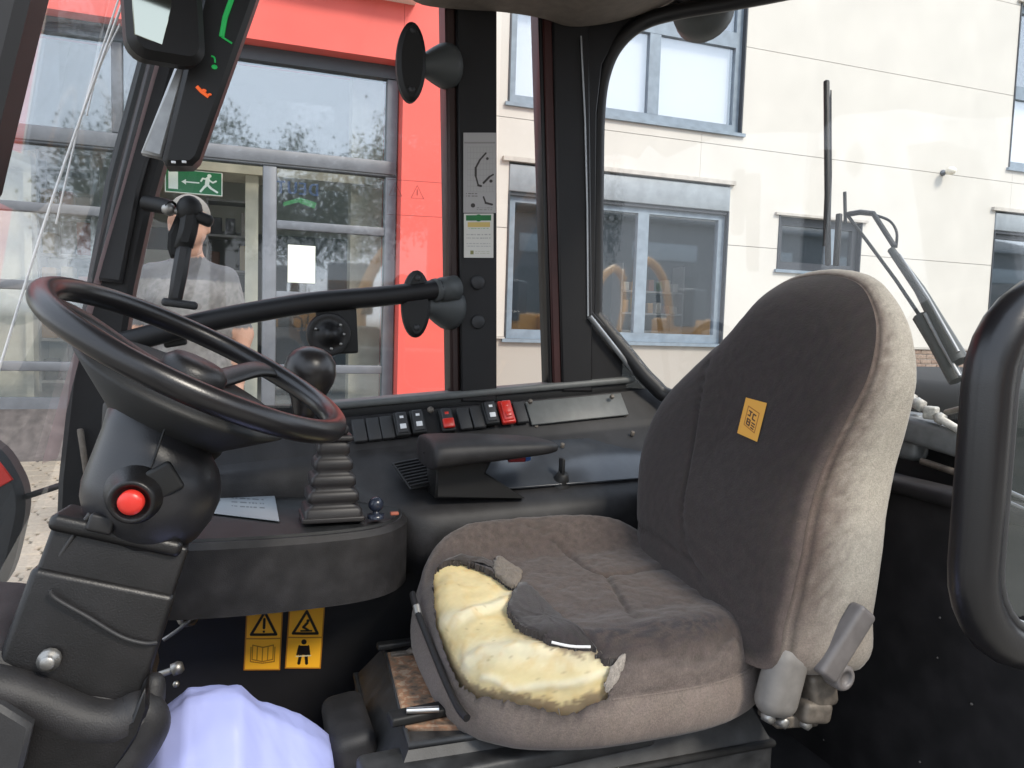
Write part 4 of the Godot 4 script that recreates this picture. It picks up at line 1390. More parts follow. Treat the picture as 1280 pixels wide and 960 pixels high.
func cushion_h(x: float, z: float) -> float:
	var u := (x - SCX) / SA
	var v := (z - SCZ) / SB
	var r := pow(pow(absf(u), 3.0) + pow(absf(v), 3.0), 1.0 / 3.0)
	var h := 0.812 - 0.016 * v + 0.045 * sstep(0.4, 0.8, -v) + 0.012 * sstep(0.45, 0.8, v) - 0.012 * sstep(0.5, 1.0, -u)
	var t := clampf((r - 0.76) / 0.24, 0, 1)
	return h - 0.072 * (1.0 - sqrt(maxf(1.0 - t * t, 0.0)))

# the cushion top laid flat: lengths over the rounded rim come out true
func unroll(x: float, z: float) -> Vector2:
	var r := pow(pow(absf((x - SCX) / SA), 3.0) + pow(absf((z - SCZ) / SB), 3.0), 1.0 / 3.0)
	var k := 1.0 if r <= 0.76 else (0.76 + 0.257 * asin(minf((r - 0.76) / 0.24, 1.0))) / r
	return V2(SCX + (x - SCX) * k, SCZ + (z - SCZ) * k)

func line_dist(p: Vector2, l: PackedVector2Array) -> float:
	var d := 1e9
	for i in l.size() - 1:
		d = minf(d, p.distance_to(Geometry2D.get_closest_point_to_segment(p, l[i], l[i + 1])))
	return d

func signed_inside(p: Vector2, poly: PackedVector2Array) -> float:
	var d := 1e9
	for i in poly.size():
		d = minf(d, p.distance_to(Geometry2D.get_closest_point_to_segment(p, poly[i], poly[(i + 1) % poly.size()])))
	return d if Geometry2D.is_point_in_polygon(p, poly) else -d

func build_seat() -> void:
	seat_noise.seed = 6
	seat_noise.frequency = 14.0
	seat_noise.fractal_octaves = 4
	var s := thing("driver_seat", "worn brown fabric driver seat with torn cushion showing yellow foam", "seat")
	var tear := PackedVector2Array([Vector2(0.345, -1.331), Vector2(0.364, -1.329), Vector2(0.4, -1.317), Vector2(0.431, -1.26), Vector2(0.442, -1.198), Vector2(0.45, -1.186), Vector2(0.434, -1.152), Vector2(0.407, -1.108), Vector2(0.404, -1.029), Vector2(0.429, -0.978), Vector2(0.45, -0.964), Vector2(0.479, -0.956), Vector2(0.506, -0.942), Vector2(0.523, -0.941), Vector2(0.509, -0.932), Vector2(0.493, -0.928), Vector2(0.472, -0.931), Vector2(0.45, -0.934), Vector2(0.428, -0.94), Vector2(0.388, -0.959), Vector2(0.356, -0.986), Vector2(0.335, -1.013), Vector2(0.319, -1.051), Vector2(0.313, -1.1), Vector2(0.314, -1.174), Vector2(0.326, -1.261)])
	var seams := [curve2([Vector2(0.551, -1.387), Vector2(0.586, -1.355), Vector2(0.604, -1.308), Vector2(0.609, -1.237), Vector2(0.63, -1.208), Vector2(0.7, -1.209), Vector2(0.792, -1.22)], 4, false), curve2([Vector2(0.63, -1.208), Vector2(0.613, -1.136), Vector2(0.584, -1.001), Vector2(0.595, -0.949), Vector2(0.615, -0.936), Vector2(0.672, -0.939), Vector2(0.736, -0.959), Vector2(0.646, -0.802)], 4, false), curve2([Vector2(0.446, -1.256), Vector2(0.457, -1.146), Vector2(0.47, -0.986), Vector2(0.493, -0.954)], 4, false), curve2([Vector2(0.525, -0.94), Vector2(0.589, -0.937), Vector2(0.655, -0.935)], 4, false)]
	var tear_map := tear.duplicate()
	for i in tear.size():
		tear[i] = unroll(tear[i].x, tear[i].y)
		# the rip runs on over the rim along the near and front side
		if i >= 14 and i <= 24:
			var o := tear[i] - V2(SCX, SCZ)
			tear[i] += o.normalized() * [0.004, 0.011, 0.016, 0.018, 0.02, 0.02, 0.021, 0.02, 0.018, 0.014, 0.006][i - 14]
	# --- cushion cover: rings from the middle to the edge, then down the side and under
	var na := 260
	var rad := []
	for i in 96:
		var rp := 1.1637 * i / 95.0
		rad.append(rp if rp < 0.76 else 0.76 + 0.24 * sin((rp - 0.76) / 0.257))
	var rows := []
	var cols := []
	var sd := []
	var under := [[0.0, 0.0], [0.004, 0.007], [0.008, 0.02], [0.011, 0.036], [0.01, 0.053], [0.004, 0.067], [-0.008, 0.078], [-0.03, 0.085], [-0.08, 0.087]]
	for i in rad.size() + under.size() - 1:
		var row := PackedVector3Array()
		var col := PackedColorArray()
		var dist := PackedFloat32Array()
		for j in na:
			var f := TAU * j / na
			var cu := signf(cos(f)) * pow(absf(cos(f)), 2.0 / 3.0)
			var cv := signf(sin(f)) * pow(absf(sin(f)), 2.0 / 3.0)
			var p := Vector3()
			var c := Color(0.09, 0.067, 0.0575)
			var d := -1.0
			if i < rad.size():
				var r: float = rad[i]
				p = V(SCX + SA * cu * r, 0, SCZ + SB * cv * r)
				var q := V2(p.x, p.z)
				p.y = cushion_h(p.x, p.z)
				var w := unroll(p.x, p.z)
				d = signed_inside(w, tear)
				var n := seat_noise.get_noise_2d(w.x * 4.0, w.y * 4.0)
				var jag := seat_noise.get_noise_2d(w.x * 14.0 + 9.0, w.y * 14.0) * 0.007
				for k in seams.size():
					var ld := line_dist(q, seams[k])
					var wd := 0.005 if k != 2 else 0.009
					p.y -= (0.0065 if k < 2 else (0.006 if k == 2 else 0.002)) * exp(-pow(ld / wd, 2.0))
					c = c.lerp(Color(0.05, 0.04, 0.035), (0.55 if k < 3 else 0.2) * exp(-pow(ld / 0.0028, 2.0)))
				p.y += n * 0.0006 + 0.003 * seat_noise.get_noise_2d(q.x * 1.4, q.y * 1.4)
				# worn dark pile around the tear and along the near edge
				var near_edge := sstep(0.66, 0.82, (p.z - SCZ) / SB) * sstep(0.96, 0.84, r) * sstep(0.43, 0.5, p.x)
				var soil := maxf(sstep(-0.035, 0.0, d + n * 0.02) * 0.75, near_edge * 0.95 * sstep(-0.2, 0.2, n))
				c = c.lerp(Color(0.034, 0.028, 0.03), soil)
				# paler where it has rubbed: far bolster, front and rim
				c = c.lerp(Color(0.15, 0.118, 0.1), (0.55 * sstep(0.45, 0.95, -(p.z - SCZ) / SB) + 0.4 * sstep(0.2, 0.9, -(p.x - SCX) / SA)) * (1.0 - soil) * (0.8 + 0.4 * n))
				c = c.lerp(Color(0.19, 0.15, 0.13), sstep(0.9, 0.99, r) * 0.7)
				c = c * (1.0 + 0.35 * n)
				d += jag
				if d > -0.012 and d <= 0.004 and r < 0.85:
					p.y += 0.003 * sstep(-0.012, 0.0, d)
			else:
				var u: Array = under[i - rad.size() + 1]
				var nrm := V(cu / SA, 0, cv / SB).normalized()
				p = V(SCX + SA * cu, 0, SCZ + SB * cv)
				p = V(p.x, cushion_h(p.x, p.z), p.z) + nrm * u[0] - V(0, u[1], 0)
				var n := seat_noise.get_noise_3d(p.x * 5.0, p.y * 5.0, p.z * 5.0)
				p += nrm * n * 0.0007
				var w := V2(SCX + SA * cu * (1.1637 + u[1] / 0.27), SCZ + SB * cv * (1.1637 + u[1] / 0.27))
				d = signed_inside(w, tear) + seat_noise.get_noise_2d(w.x * 14.0 + 9.0, w.y * 14.0) * 0.007
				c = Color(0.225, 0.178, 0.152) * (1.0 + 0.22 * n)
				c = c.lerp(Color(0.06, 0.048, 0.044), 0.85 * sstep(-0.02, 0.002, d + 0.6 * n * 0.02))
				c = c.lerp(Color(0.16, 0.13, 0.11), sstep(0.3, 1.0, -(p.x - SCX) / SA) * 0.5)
			c.a = 1.0
			row.append(p)
			col.append(c)
			dist.append(d)
		rows.append(row)
		cols.append(col)
		sd.append(dist)
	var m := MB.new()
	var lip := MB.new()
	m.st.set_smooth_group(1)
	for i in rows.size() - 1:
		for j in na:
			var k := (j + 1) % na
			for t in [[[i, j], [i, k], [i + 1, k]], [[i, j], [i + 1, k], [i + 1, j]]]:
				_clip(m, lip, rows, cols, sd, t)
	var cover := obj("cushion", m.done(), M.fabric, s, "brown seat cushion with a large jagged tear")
	obj("torn_edge", lip.done(), M.fabric, cover)
	# --- foam under the tear
	rows = []
	cols = []
	var creases := []
	for cl in [curve2([Vector2(0.316, -1.182), Vector2(0.342, -1.148), Vector2(0.375, -1.147), Vector2(0.413, -1.149), Vector2(0.442, -1.174)], 4, false), curve2([Vector2(0.323, -1.059), Vector2(0.343, -1.043), Vector2(0.379, -1.007), Vector2(0.426, -0.971), Vector2(0.481, -0.954)], 4, false), curve2([Vector2(0.335, -1.016), Vector2(0.368, -0.973), Vector2(0.418, -0.946), Vector2(0.461, -0.936), Vector2(0.504, -0.936)], 4, false)]:
		for q in cl.size():
			cl[q] = unroll(cl[q].x, cl[q].y)
		creases.append(cl)
	for i in 104:
		var row := PackedVector3Array()
		var col := PackedColorArray()
		var rp := 0.22 + 0.94 * i / 83.0
		var th := clampf((rp - 0.76) / 0.257, 0.0, PI / 2.0)
		var r := rp if rp < 0.76 else 0.76 + 0.24 * sin(minf(th, PI / 2.0))
		for j in 150:
			var f := deg_to_rad(62.0 + 200.0 * j / 149.0)
			var cu := signf(cos(f)) * pow(absf(cos(f)), 2.0 / 3.0)
			var cv := signf(sin(f)) * pow(absf(sin(f)), 2.0 / 3.0)
			var x := SCX + SA * cu * r
			var z := SCZ + SB * cv * r
			var q := V2(SCX + SA * cu * rp, SCZ + SB * cv * rp)
			var nrm := (V(cu / SA, 0, cv / SB).normalized() * sin(th) + V(0, cos(th), 0)).normalized()
			var n := seat_noise.get_noise_2d(q.x * 1.6, q.y * 1.6)
			var d1 := line_dist(q, creases[0])
			var d2 := line_dist(q, creases[1])
			var d3 := line_dist(q, creases[2])
			var lift := -0.009 + n * 0.002 + 0.006 * exp(-pow(d1 / 0.013, 2.0)) + 0.007 * exp(-pow(d2 / 0.013, 2.0)) + 0.003 * exp(-pow(d3 / 0.008, 2.0))
			var p := V(x, cushion_h(x, z) - 0.27 * maxf(0.0, rp - 1.1637), z) + nrm * lift
			var c := Color(0.74, 0.61, 0.33)
			c = c.lerp(Color(0.8, 0.73, 0.52), maxf(sstep(0.035, 0.0, d1), maxf(sstep(0.045, 0.0, d2), sstep(0.012, 0.0, d3))) * 0.85)
			var inside := signed_inside(q, tear)
			c = c.lerp(Color(0.64, 0.44, 0.17), 0.4 * sstep(0.0, 0.5, n) + 0.25 * sstep(0.03, 0.0, inside))
			var lowside := sstep(0.0, 0.06, q.y - SCZ - 0.14) + sstep(0.0, 0.05, SCX - 0.262 - q.x) * sstep(-0.05, 0.1, q.y - SCZ)
			var torn := sstep(0.013, 0.004, inside + 0.009 * seat_noise.get_noise_2d(q.x * 7.0, q.y * 7.0)) * minf(1.0, lowside)
			c = c.lerp(Color(0.17, 0.115, 0.075), torn * 0.8)
			if seat_noise.get_noise_2d(q.x * 7.0 + 40.0, q.y * 7.0) > 0.56:
				c = c.lerp(Color(0.3, 0.22, 0.12), 0.4)
			c = c * (1.0 + 0.03 * seat_noise.get_noise_2d(q.x * 10.0, q.y * 10.0))
			c.a = 1.0
			row.append(p)
			col.append(c)
		rows.append(row)
		cols.append(col)
	m = MB.new()
	m.grid(rows, false, 1, cols)
	obj("foam", m.done(), M.foam, s, "exposed yellow foam in the tear")
	# --- torn flap lying across the foam, and a small folded one
	_flap(s, [Vector3(0.435, 0.81, -1.162), Vector3(0.467, 0.812, -1.196), Vector3(0.476, 0.809, -1.152), Vector3(0.476, 0.806, -1.043), Vector3(0.482, 0.799, -0.962), Vector3(0.484, 0.794, -0.954), Vector3(0.455, 0.798, -0.965), Vector3(0.431, 0.804, -0.982), Vector3(0.41, 0.806, -1.018), Vector3(0.408, 0.803, -1.069), Vector3(0.409, 0.805, -1.107)], Color(0.05, 0.041, 0.039), 0.007, 1)
	_flap(s, [Vector3(0.448, 0.817, -1.296), Vector3(0.467, 0.821, -1.318), Vector3(0.482, 0.816, -1.259), Vector3(0.474, 0.813, -1.223), Vector3(0.448, 0.811, -1.183), Vector3(0.437, 0.813, -1.21), Vector3(0.435, 0.815, -1.254)], Color(0.2, 0.165, 0.13), 0.007, 2)
	_flap(s, [Vector3(0.365, 0.816, -1.331), Vector3(0.401, 0.824, -1.33), Vector3(0.443, 0.819, -1.307), Vector3(0.439, 0.816, -1.268), Vector3(0.422, 0.817, -1.299), Vector3(0.383, 0.818, -1.321)], Color(0.055, 0.045, 0.04), 0.006, 3)
	_flap(s, [Vector3(0.5, 0.766, -0.934), Vector3(0.521, 0.784, -0.942), Vector3(0.528, 0.782, -0.941), Vector3(0.515, 0.763, -0.931), Vector3(0.498, 0.747, -0.928), Vector3(0.491, 0.747, -0.929)], Color(0.4, 0.35, 0.3), 0.005, 4)
	# white thread and fraying
	m = MB.new()
	m.tube(curve([Vector3(0.428, 0.799, -0.977) + V(0, 0.004, 0), Vector3(0.452, 0.795, -0.963) + V(0, 0.005, 0), Vector3(0.479, 0.794, -0.956) + V(0, 0.005, 0)], 4), 0.0022, 6)
	obj("lining_edge", m.done(), M.line, s)
	m = MB.new()
	var rng := RandomNumberGenerator.new()
	rng.seed = 15
	for i in tear_map.size():
		var a := tear_map[i]
		var b := tear_map[(i + 1) % tear_map.size()]
		var cnt := int(a.distance_to(b) / 0.005)
		if i >= 13 and i <= 25:
			continue
		for k in cnt / 2:
			var q := a.lerp(b, rng.randf())
			var dir := V2(rng.randfn(), rng.randfn()).normalized() * rng.randf_range(0.002, 0.006)
			var p0 := V(q.x, cushion_h(q.x, q.y) + 0.001, q.y)
			var p2 := V(q.x + dir.x, cushion_h(q.x + dir.x, q.y + dir.y) + rng.randf_range(-0.004, 0.005), q.y + dir.y)
			m.tube(PackedVector3Array([p0, (p0 + p2) / 2.0 + V(0, 0.001, 0), p2]), 0.0003, 3)
	for l in [[Vector3(0.426, 0.723, -0.941), Vector3(0.422, 0.707, -0.942)], [Vector3(0.501, 0.731, -0.927), Vector3(0.519, 0.712, -0.927)], [Vector3(0.369, 0.717, -0.972), Vector3(0.362, 0.705, -0.979)]]:
		m.tube(PackedVector3Array([l[0], (l[0] + l[1]) / 2.0 + V(0.002, 0.002, 0.006), l[1] + V(0, -0.002, 0.008)]), 0.0009, 5)
	var fray := obj("loose_threads", m.done(), M.bracket, s)
	fray.set_meta("kind", "stuff")
	# --- backrest
	_backrest(s)
	# welt along the near side of the cushion
	var welt := PackedVector3Array()
	for j in 60:
		var f := lerpf(deg_to_rad(6), deg_to_rad(98), j / 59.0)
		var cu := signf(cos(f)) * pow(absf(cos(f)), 2.0 / 3.0)
		var cv := pow(absf(sin(f)), 2.0 / 3.0)
		var x := SCX + SA * cu * 1.002
		var z := SCZ + SB * cv * 1.002
		welt.append(V(x, cushion_h(SCX + SA * cu, SCZ + SB * cv) - 0.004, z))
	m = MB.new()
	m.color(Color(0.2, 0.16, 0.135))
	m.tube(welt, 0.0022, 6)
	obj("welt", m.done(), M.fabric, s)
	# recliner bracket, lever, cap
	m = MB.new()
	m.rbox(Vector3(0.773, 0.735, -0.905), V(0.066, 0.11, 0.05), 0.024, Basis(Vector3.BACK, -0.25), 3)
	obj("hinge_cap", m.done(), M.cap_grey, s)
	m = MB.new()
	m.rbox(Vector3(0.846, 0.713, -0.91), V(0.05, 0.06, 0.04), 0.01, Basis(Vector3.BACK, 0.2), 2)
	m.rbox(Vector3(0.834, 0.68, -0.91), V(0.055, 0.035, 0.045), 0.01, Basis(Vector3.BACK, -0.15), 2)
	m.rbox(Vector3(0.811, 0.663, -0.93), V(0.08, 0.02, 0.05), 0.005, Basis(Vector3.BACK, -0.1), 2)
	obj("hinge_bracket", m.done(), M.bracket, s)
	m = MB.new()
	for q in [Vector3(0.777, 0.671, -0.9), Vector3(0.82, 0.662, -0.9), Vector3(0.751, 0.682, -0.9)]:
		m = MB.new()
		m.lathe(along(q, V(0, 0.1, 1)), [V2(0.009, -0.01), V2(0.009, 0.004), V2(0.006, 0.007), V2(0, 0.007)], 6)
		obj("hinge_bolt", m.done(), M.steel, s)
	m = MB.new()
	var lev: Vector3 = Vector3(0.885, 0.833, -0.875) - Vector3(0.827, 0.756, -0.875)
	var lb := along(Vector3.ZERO, lev).basis
	m.rbox(Vector3(0.857, 0.796, -0.875), V(0.038, 0.12, 0.028), 0.008, lb, 3)
	obj("recliner_lever", m.done(), M.lever_grey, s, "grey recliner lever at the foot of the backrest")
	m = MB.new()
	m.lathe(along(Vector3(0.856, 0.743, -0.885), V(0.1, 0, 1)), [V2(0.019, -0.015), V2(0.02, 0.016), V2(0.017, 0.02), V2(0.011, 0.02), V2(0.011, 0.017), V2(0, 0.017)], 20)
	obj("pivot_knob", m.done(), M.lever_grey, s)
	# wire handle under the front edge
	m = MB.new()
	m.tube(curve([Vector3(0.299, 0.774, -1.3), Vector3(0.295, 0.764, -1.25), Vector3(0.298, 0.739, -1.16), Vector3(0.301, 0.717, -1.08), Vector3(0.304, 0.705, -1.02), Vector3(0.309, 0.702, -0.99)], 5), 0.0058, 8)
	obj("slide_handle", m.done(), M.frame, s)
	m = MB.new()
	m.tube(PackedVector3Array([Vector3(0.294, 0.771, -1.25), Vector3(0.296, 0.758, -1.235)]), 0.0064, 8)
	obj("handle_tip", m.done(), M.steel, s)
	# --- base
	var b := thing("seat_base", "dark plastic seat base with a rusty top plate and slide rail", "seat base")
	m = MB.new()
	var top := [V(0.264, 0.652, -1.373), V(0.8, 0.652, -1.37), V(0.8, 0.652, -1.02), V(0.238, 0.652, -1.03)]
	var mid := [V(0.218, 0.585, -1.41), V(0.83, 0.585, -1.4), V(0.83, 0.585, -0.985), V(0.195, 0.585, -0.985)]
	var low := []
	for q in mid:
		low.append(V(q.x - 0.004, 0.3, q.z))
	for k in 4:
		var n := (k + 1) % 4
		m.quad(top[k], top[n], mid[n], mid[k])
		m.quad(mid[k], mid[n], low[n], low[k])
	m.quad(top[0], top[1], top[2], top[3])
	obj("base_cover", m.done(), M.base_plastic, b)
	for e in [[top, 0.006], [mid, 0.007]]:
		m = MB.new()
		m.tube(PackedVector3Array(e[0]), e[1], 8, true)
		obj("cover_edge", m.done(), M.base_plastic, b)
	m = MB.new()
	m.rbox(Vector3(0.18, 0.572, -1.2), V(0.07, 0.11, 0.16), 0.02, Basis(Vector3.BACK, 0.15))
	obj("base_foot", m.done(), M.dash, b)
	var pq := [Vector3(0.262, 0.66, -1.33), Vector3(0.373, 0.66, -1.324), Vector3(0.404, 0.66, -1.064), Vector3(0.392, 0.66, -1.031), Vector3(0.24, 0.66, -1.069), Vector3(0.248, 0.66, -1.169)]
	var poly := PackedVector2Array()
	for v in pq:
		poly.append(V2(v.x, -v.z))
	m = MB.new()
	m.extrude(poly, Transform3D(Basis(Vector3.RIGHT, Vector3.FORWARD, Vector3.UP), V(0, 0.652, 0)), 0.008, 0.002)
	obj("rusty_plate", m.done(), M.rust, b)
	m = MB.new()
	m.rbox(Vector3(0.277, 0.668, -1.086), V(0.12, 0.014, 0.03), 0.004, Basis(Vector3.UP, 0.1))
	obj("slide_rail", m.done(), M.black, b)
	m = MB.new()
	m.rbox(Vector3(0.305, 0.668, -1.342), V(0.12, 0.012, 0.02), 0.004, Basis(Vector3.UP, 0.05))
	obj("slide_rail", m.done(), M.black, b)
	m = MB.new()
	m.tube(PackedVector3Array([Vector3(0.242, 0.68, -1.075), Vector3(0.289, 0.68, -1.068)]), 0.005, 8)
	obj("rail_pin", m.done(), M.chrome, b)
	m = MB.new()
	m.rbox(Vector3(0.31, 0.662, -1.312), V(0.09, 0.008, 0.012), 0.003)
	m.ball(Vector3(0.308, 0.67, -1.301), 0.012, 8, V(1.6, 0.5, 1))
	obj("rail_lug", m.done(), M.bracket, b)
	m = MB.new()
	m.rbox(Vector3(0.393, 0.62, -1.029), V(0.45, 0.03, 0.09), 0.01, Basis(Vector3.UP, 0.05))
	obj("front_ledge", m.done(), M.base_plastic, b)
	m = MB.new()
	m.rbox(V(0.56, 0.685, -1.18), V(0.4, 0.05, 0.36), 0.012)
	obj("cushion_pan", m.done(), M.black, b)

# cut a triangle of the cushion cover along the tear; the cut edge gets a lip
func _clip(m: MB, lip: MB, rows: Array, cols: Array, sd: Array, t: Array) -> void:
	var keep := []
	var pts := []
	var cc := []
	var cut := []
	for e in 3:
		var a: Array = t[e]
		var b: Array = t[(e + 1) % 3]
		var da: float = sd[a[0]][a[1]]
		var db: float = sd[b[0]][b[1]]
		if da <= 0:
			pts.append(rows[a[0]][a[1]])
			cc.append(cols[a[0]][a[1]])
		if (da <= 0) != (db <= 0):
			var f := da / (da - db)
			var p: Vector3 = rows[a[0]][a[1]].lerp(rows[b[0]][b[1]], f)
			pts.append(p)
			cc.append(cols[a[0]][a[1]].lerp(cols[b[0]][b[1]], f) * 0.6)
			cut.append(p)
	for i in range(1, pts.size() - 1):
		for k in [0, i, i + 1]:
			m.st.set_color(cc[k])
			m.st.add_vertex(pts[k])
	if cut.size() == 2:
		lip.color(Color(0.06, 0.05, 0.045))
		var dn := V(0, -0.011, 0)
		lip.quad(cut[0], cut[1], cut[1] + dn, cut[0] + dn, 1)

func _flap(s: Node, outline: Array, c: Color, lift: float, sd: int) -> void:
	var mid := Vector3.ZERO
	for p in outline:
		mid += p / outline.size()
	var edge := curve(outline, 6, true)
	var rng := RandomNumberGenerator.new()
	rng.seed = sd
	var rows := []
	var cols := []
	for i in 9:
		var row := PackedVector3Array()
		var col := PackedColorArray()
		for p in edge:
			var q := mid.lerp(p, i / 8.0)
			q.y = cushion_h(q.x, q.z) + lift * (1.0 - 0.5 * pow(i / 8.0, 3.0)) + 0.003 * seat_noise.get_noise_2d(q.x * 4.0 + sd, q.z * 4.0)
			if i == 8:
				q += V(rng.randfn(), 0, rng.randfn()) * 0.0012
			row.append(q)
			var k := c * (1.0 + 0.4 * seat_noise.get_noise_2d(q.x * 12.0, q.z * 12.0))
			k.a = 1.0
			col.append(k)
		rows.append(row)
		cols.append(col)
	var down := PackedVector3Array()
	for p in rows[8]:
		down.append(p - V(0, lift * 0.9, 0))
	rows.append(down)
	cols.append(cols[8])
	var m := MB.new()
	m.grid(rows, true, 1, cols)
	obj("torn_flap", m.done(), M.fabric, s)

func _backrest(s: Node) -> void:
	# seam outline of the front panel, as (z, y)
	var o := curve2([V2(-0.905, 0.755), V2(-0.905, 0.83), V2(-0.922, 0.911), V2(-0.941, 0.979), V2(-0.948, 1.051), V2(-0.938, 1.128), V2(-0.931, 1.19), V2(-0.946, 1.252), V2(-0.978, 1.3), V2(-1.03, 1.34), V2(-1.11, 1.358), V2(-1.2, 1.354), V2(-1.265, 1.328), V2(-1.3, 1.287), V2(-1.33, 1.245), V2(-1.405, 1.171), V2(-1.455, 1.115), V2(-1.474, 1.059), V2(-1.465, 0.99), V2(-1.43, 0.927), V2(-1.37, 0.85), V2(-1.3, 0.79), V2(-1.1, 0.75)], 8)
	var n := o.size()
	var mid := V2(-1.19, 1.03)
	var seam := curve2([Vector2(-1.345, 1.227), Vector2(-1.309, 1.147), Vector2(-1.271, 1.056), Vector2(-1.231, 0.971), Vector2(-1.198, 0.904), Vector2(-1.158, 0.856), Vector2(-1.101, 0.832)], 5, false)
	var low := curve2([Vector2(-1.397, 0.852), Vector2(-1.28, 0.856), Vector2(-1.191, 0.85), Vector2(-1.14, 0.845)], 4, false)
	var rows := []
	var cols := []
	for i in 60:
		var r := i / 59.0
		var row := PackedVector3Array()
		var col := PackedColorArray()
		for j in n:
			var q := mid.lerp(o[j], r)
			var x := 0.775 + 0.42 * (q.y - 0.86)
			x -= 0.024 * (1.0 - pow(r, 4.0)) * sstep(0.75, 0.95, q.y) - 0.012 * pow(r, 14.0)
			x += 0.012 * exp(-pow((q.y - 1.08) / 0.12, 2.0)) * (1.0 - r)
			var c := Color(0.036, 0.0265, 0.0245)
			var l := line_dist(q, seam)
			x += 0.006 * exp(-pow(l / 0.004, 2.0))
			c = c.lerp(Color(0.02, 0.016, 0.015), 0.7 * exp(-pow(l / 0.0022, 2.0)))
			l = line_dist(q, low)
			x += 0.006 * exp(-pow(l / 0.004, 2.0)) - 0.01 * sstep(0.0, -0.02, q.y - 0.86) * 0.0
			c = c.lerp(Color(0.02, 0.016, 0.015), 0.7 * exp(-pow(l / 0.0022, 2.0)))
			var k := seat_noise.get_noise_2d(q.x * 3.0, q.y * 3.0)
			x += k * 0.0006
			c = c.lerp(Color(0.075, 0.056, 0.049), sstep(1.05, 0.8, q.y) * 0.45 + 0.25 * sstep(-1.3, -1.47, q.x))
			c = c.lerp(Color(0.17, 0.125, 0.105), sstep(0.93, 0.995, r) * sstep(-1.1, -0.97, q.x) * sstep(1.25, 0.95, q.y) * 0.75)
			c = c * (1.0 + 0.3 * k)
			c.a = 1.0
			row.append(V(x, q.y, q.x))
			col.append(c)
		rows.append(row)
		cols.append(col)
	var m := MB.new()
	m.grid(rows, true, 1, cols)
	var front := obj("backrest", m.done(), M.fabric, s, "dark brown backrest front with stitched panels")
	# pale side band from the seam back to the rear edge
	var last: PackedVector3Array = rows[59]
	rows = []
	cols = []
	var steps := 22
	for i in steps:
		var t := i / float(steps - 1)
		var row := PackedVector3Array()
		var col := PackedColorArray()
		for j in n:
			var a := o[(j - 1 + n) % n]
			var b := o[(j + 1) % n]
			var d := (b - a).normalized()
			var out := V2(d.y, -d.x)
			var p := last[j]
			var xb := 0.945 + 0.086 * sstep(0.74, 1.1, p.y)
			var w := lerpf(0.022, 0.012, sstep(1.1, 1.32, p.y)) * sin(minf(t * 1.5, 1.0) * PI * 0.5) - 0.05 * pow(maxf(0.0, (t - 0.7) / 0.3), 2.2)
			if t < 0.12:
				w -= 0.003 * sin(t / 0.12 * PI)
			var q := V(lerpf(p.x, xb, t), p.y + out.y * w, p.z + out.x * w)
			var k := seat_noise.get_noise_3d(q.x * 4.0, q.y * 4.0, q.z * 4.0)
			var fine := seat_noise.get_noise_3d(q.x * 22.0, q.y * 22.0, q.z * 22.0)
			q += V(0, out.y, out.x) * k * 0.0007
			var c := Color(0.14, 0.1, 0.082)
			var pale_mix := sstep(0.0, 0.5, t + 0.07 * fine + 0.1 * k - 0.08 * sstep(1.15, 0.85, p.y))  # brown at the seam, paler towards the back
			c = c.lerp(Color(0.45, 0.405, 0.335), pale_mix) * (1.0 + 0.07 * fine)
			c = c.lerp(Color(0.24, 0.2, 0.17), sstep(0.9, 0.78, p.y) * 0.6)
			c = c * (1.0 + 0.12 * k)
			if t < 0.03 or (t > 0.09 and t < 0.13):
				c = c * 0.5
			c.a = 1.0
			row.append(q)
			col.append(c)
		rows.append(row)
		cols.append(col)
	var tail: PackedVector3Array = rows[steps - 1]
	for r in [0.9, 0.6, 0.0]:
		var row := PackedVector3Array()
		for p in tail:
			row.append(V(lerpf(1.03, p.x, r) + 0.012 * (1.0 - r), lerpf(mid.y, p.y, r), lerpf(mid.x, p.z, r)))
		rows.append(row)
		cols.append(cols[steps - 1])
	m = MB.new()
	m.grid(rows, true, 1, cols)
	obj("side_band", m.done(), M.fabric, s, "pale side and back of the backrest")
	# yellow tag with dark lettering
	var im := Image.create(100, 150, false, Image.FORMAT_RGB8)
	im.fill(Color(0.84, 0.62, 0.25))
	var ink := Color(0.26, 0.16, 0.08)
	for e in [[V2(22, 30), V2(78, 46)], [V2(78, 46), V2(78, 122)], [V2(78, 122), V2(22, 106)], [V2(22, 106), V2(22, 30)]]:
		thick(im, e[0], e[1], 2, Color(0.6, 0.38, 0.12))
	for q in [[V2(32, 46), V2(46, 50)], [V2(40, 48), V2(40, 66)], [V2(40, 66), V2(30, 64)], [V2(66, 58), V2(54, 54)], [V2(54, 54), V2(54, 74)], [V2(54, 74), V2(66, 78)], [V2(32, 78), V2(32, 100)], [V2(32, 78), V2(46, 82)], [V2(32, 88), V2(44, 92)], [V2(32, 100), V2(46, 104)], [V2(46, 82), V2(46, 104)], [V2(56, 88), V2(70, 92)], [V2(56, 98), V2(70, 102)], [V2(56, 108), V2(68, 111)]]:
		thick(im, q[0], q[1], 2.6, ink)
	var tag_corner := []
	for q in [Vector3(0.89, 1.135, -1.155), Vector3(0.889, 1.131, -1.095), Vector3(0.862, 1.066, -1.081), Vector3(0.864, 1.073, -1.14)]:
		tag_corner.append(q - V(0.0195, 0, 0))
	sticker(front, "fabric_tag", im, tag_corner[0], tag_corner[1], tag_corner[2], tag_corner[3], "small yellow tag on the backrest")

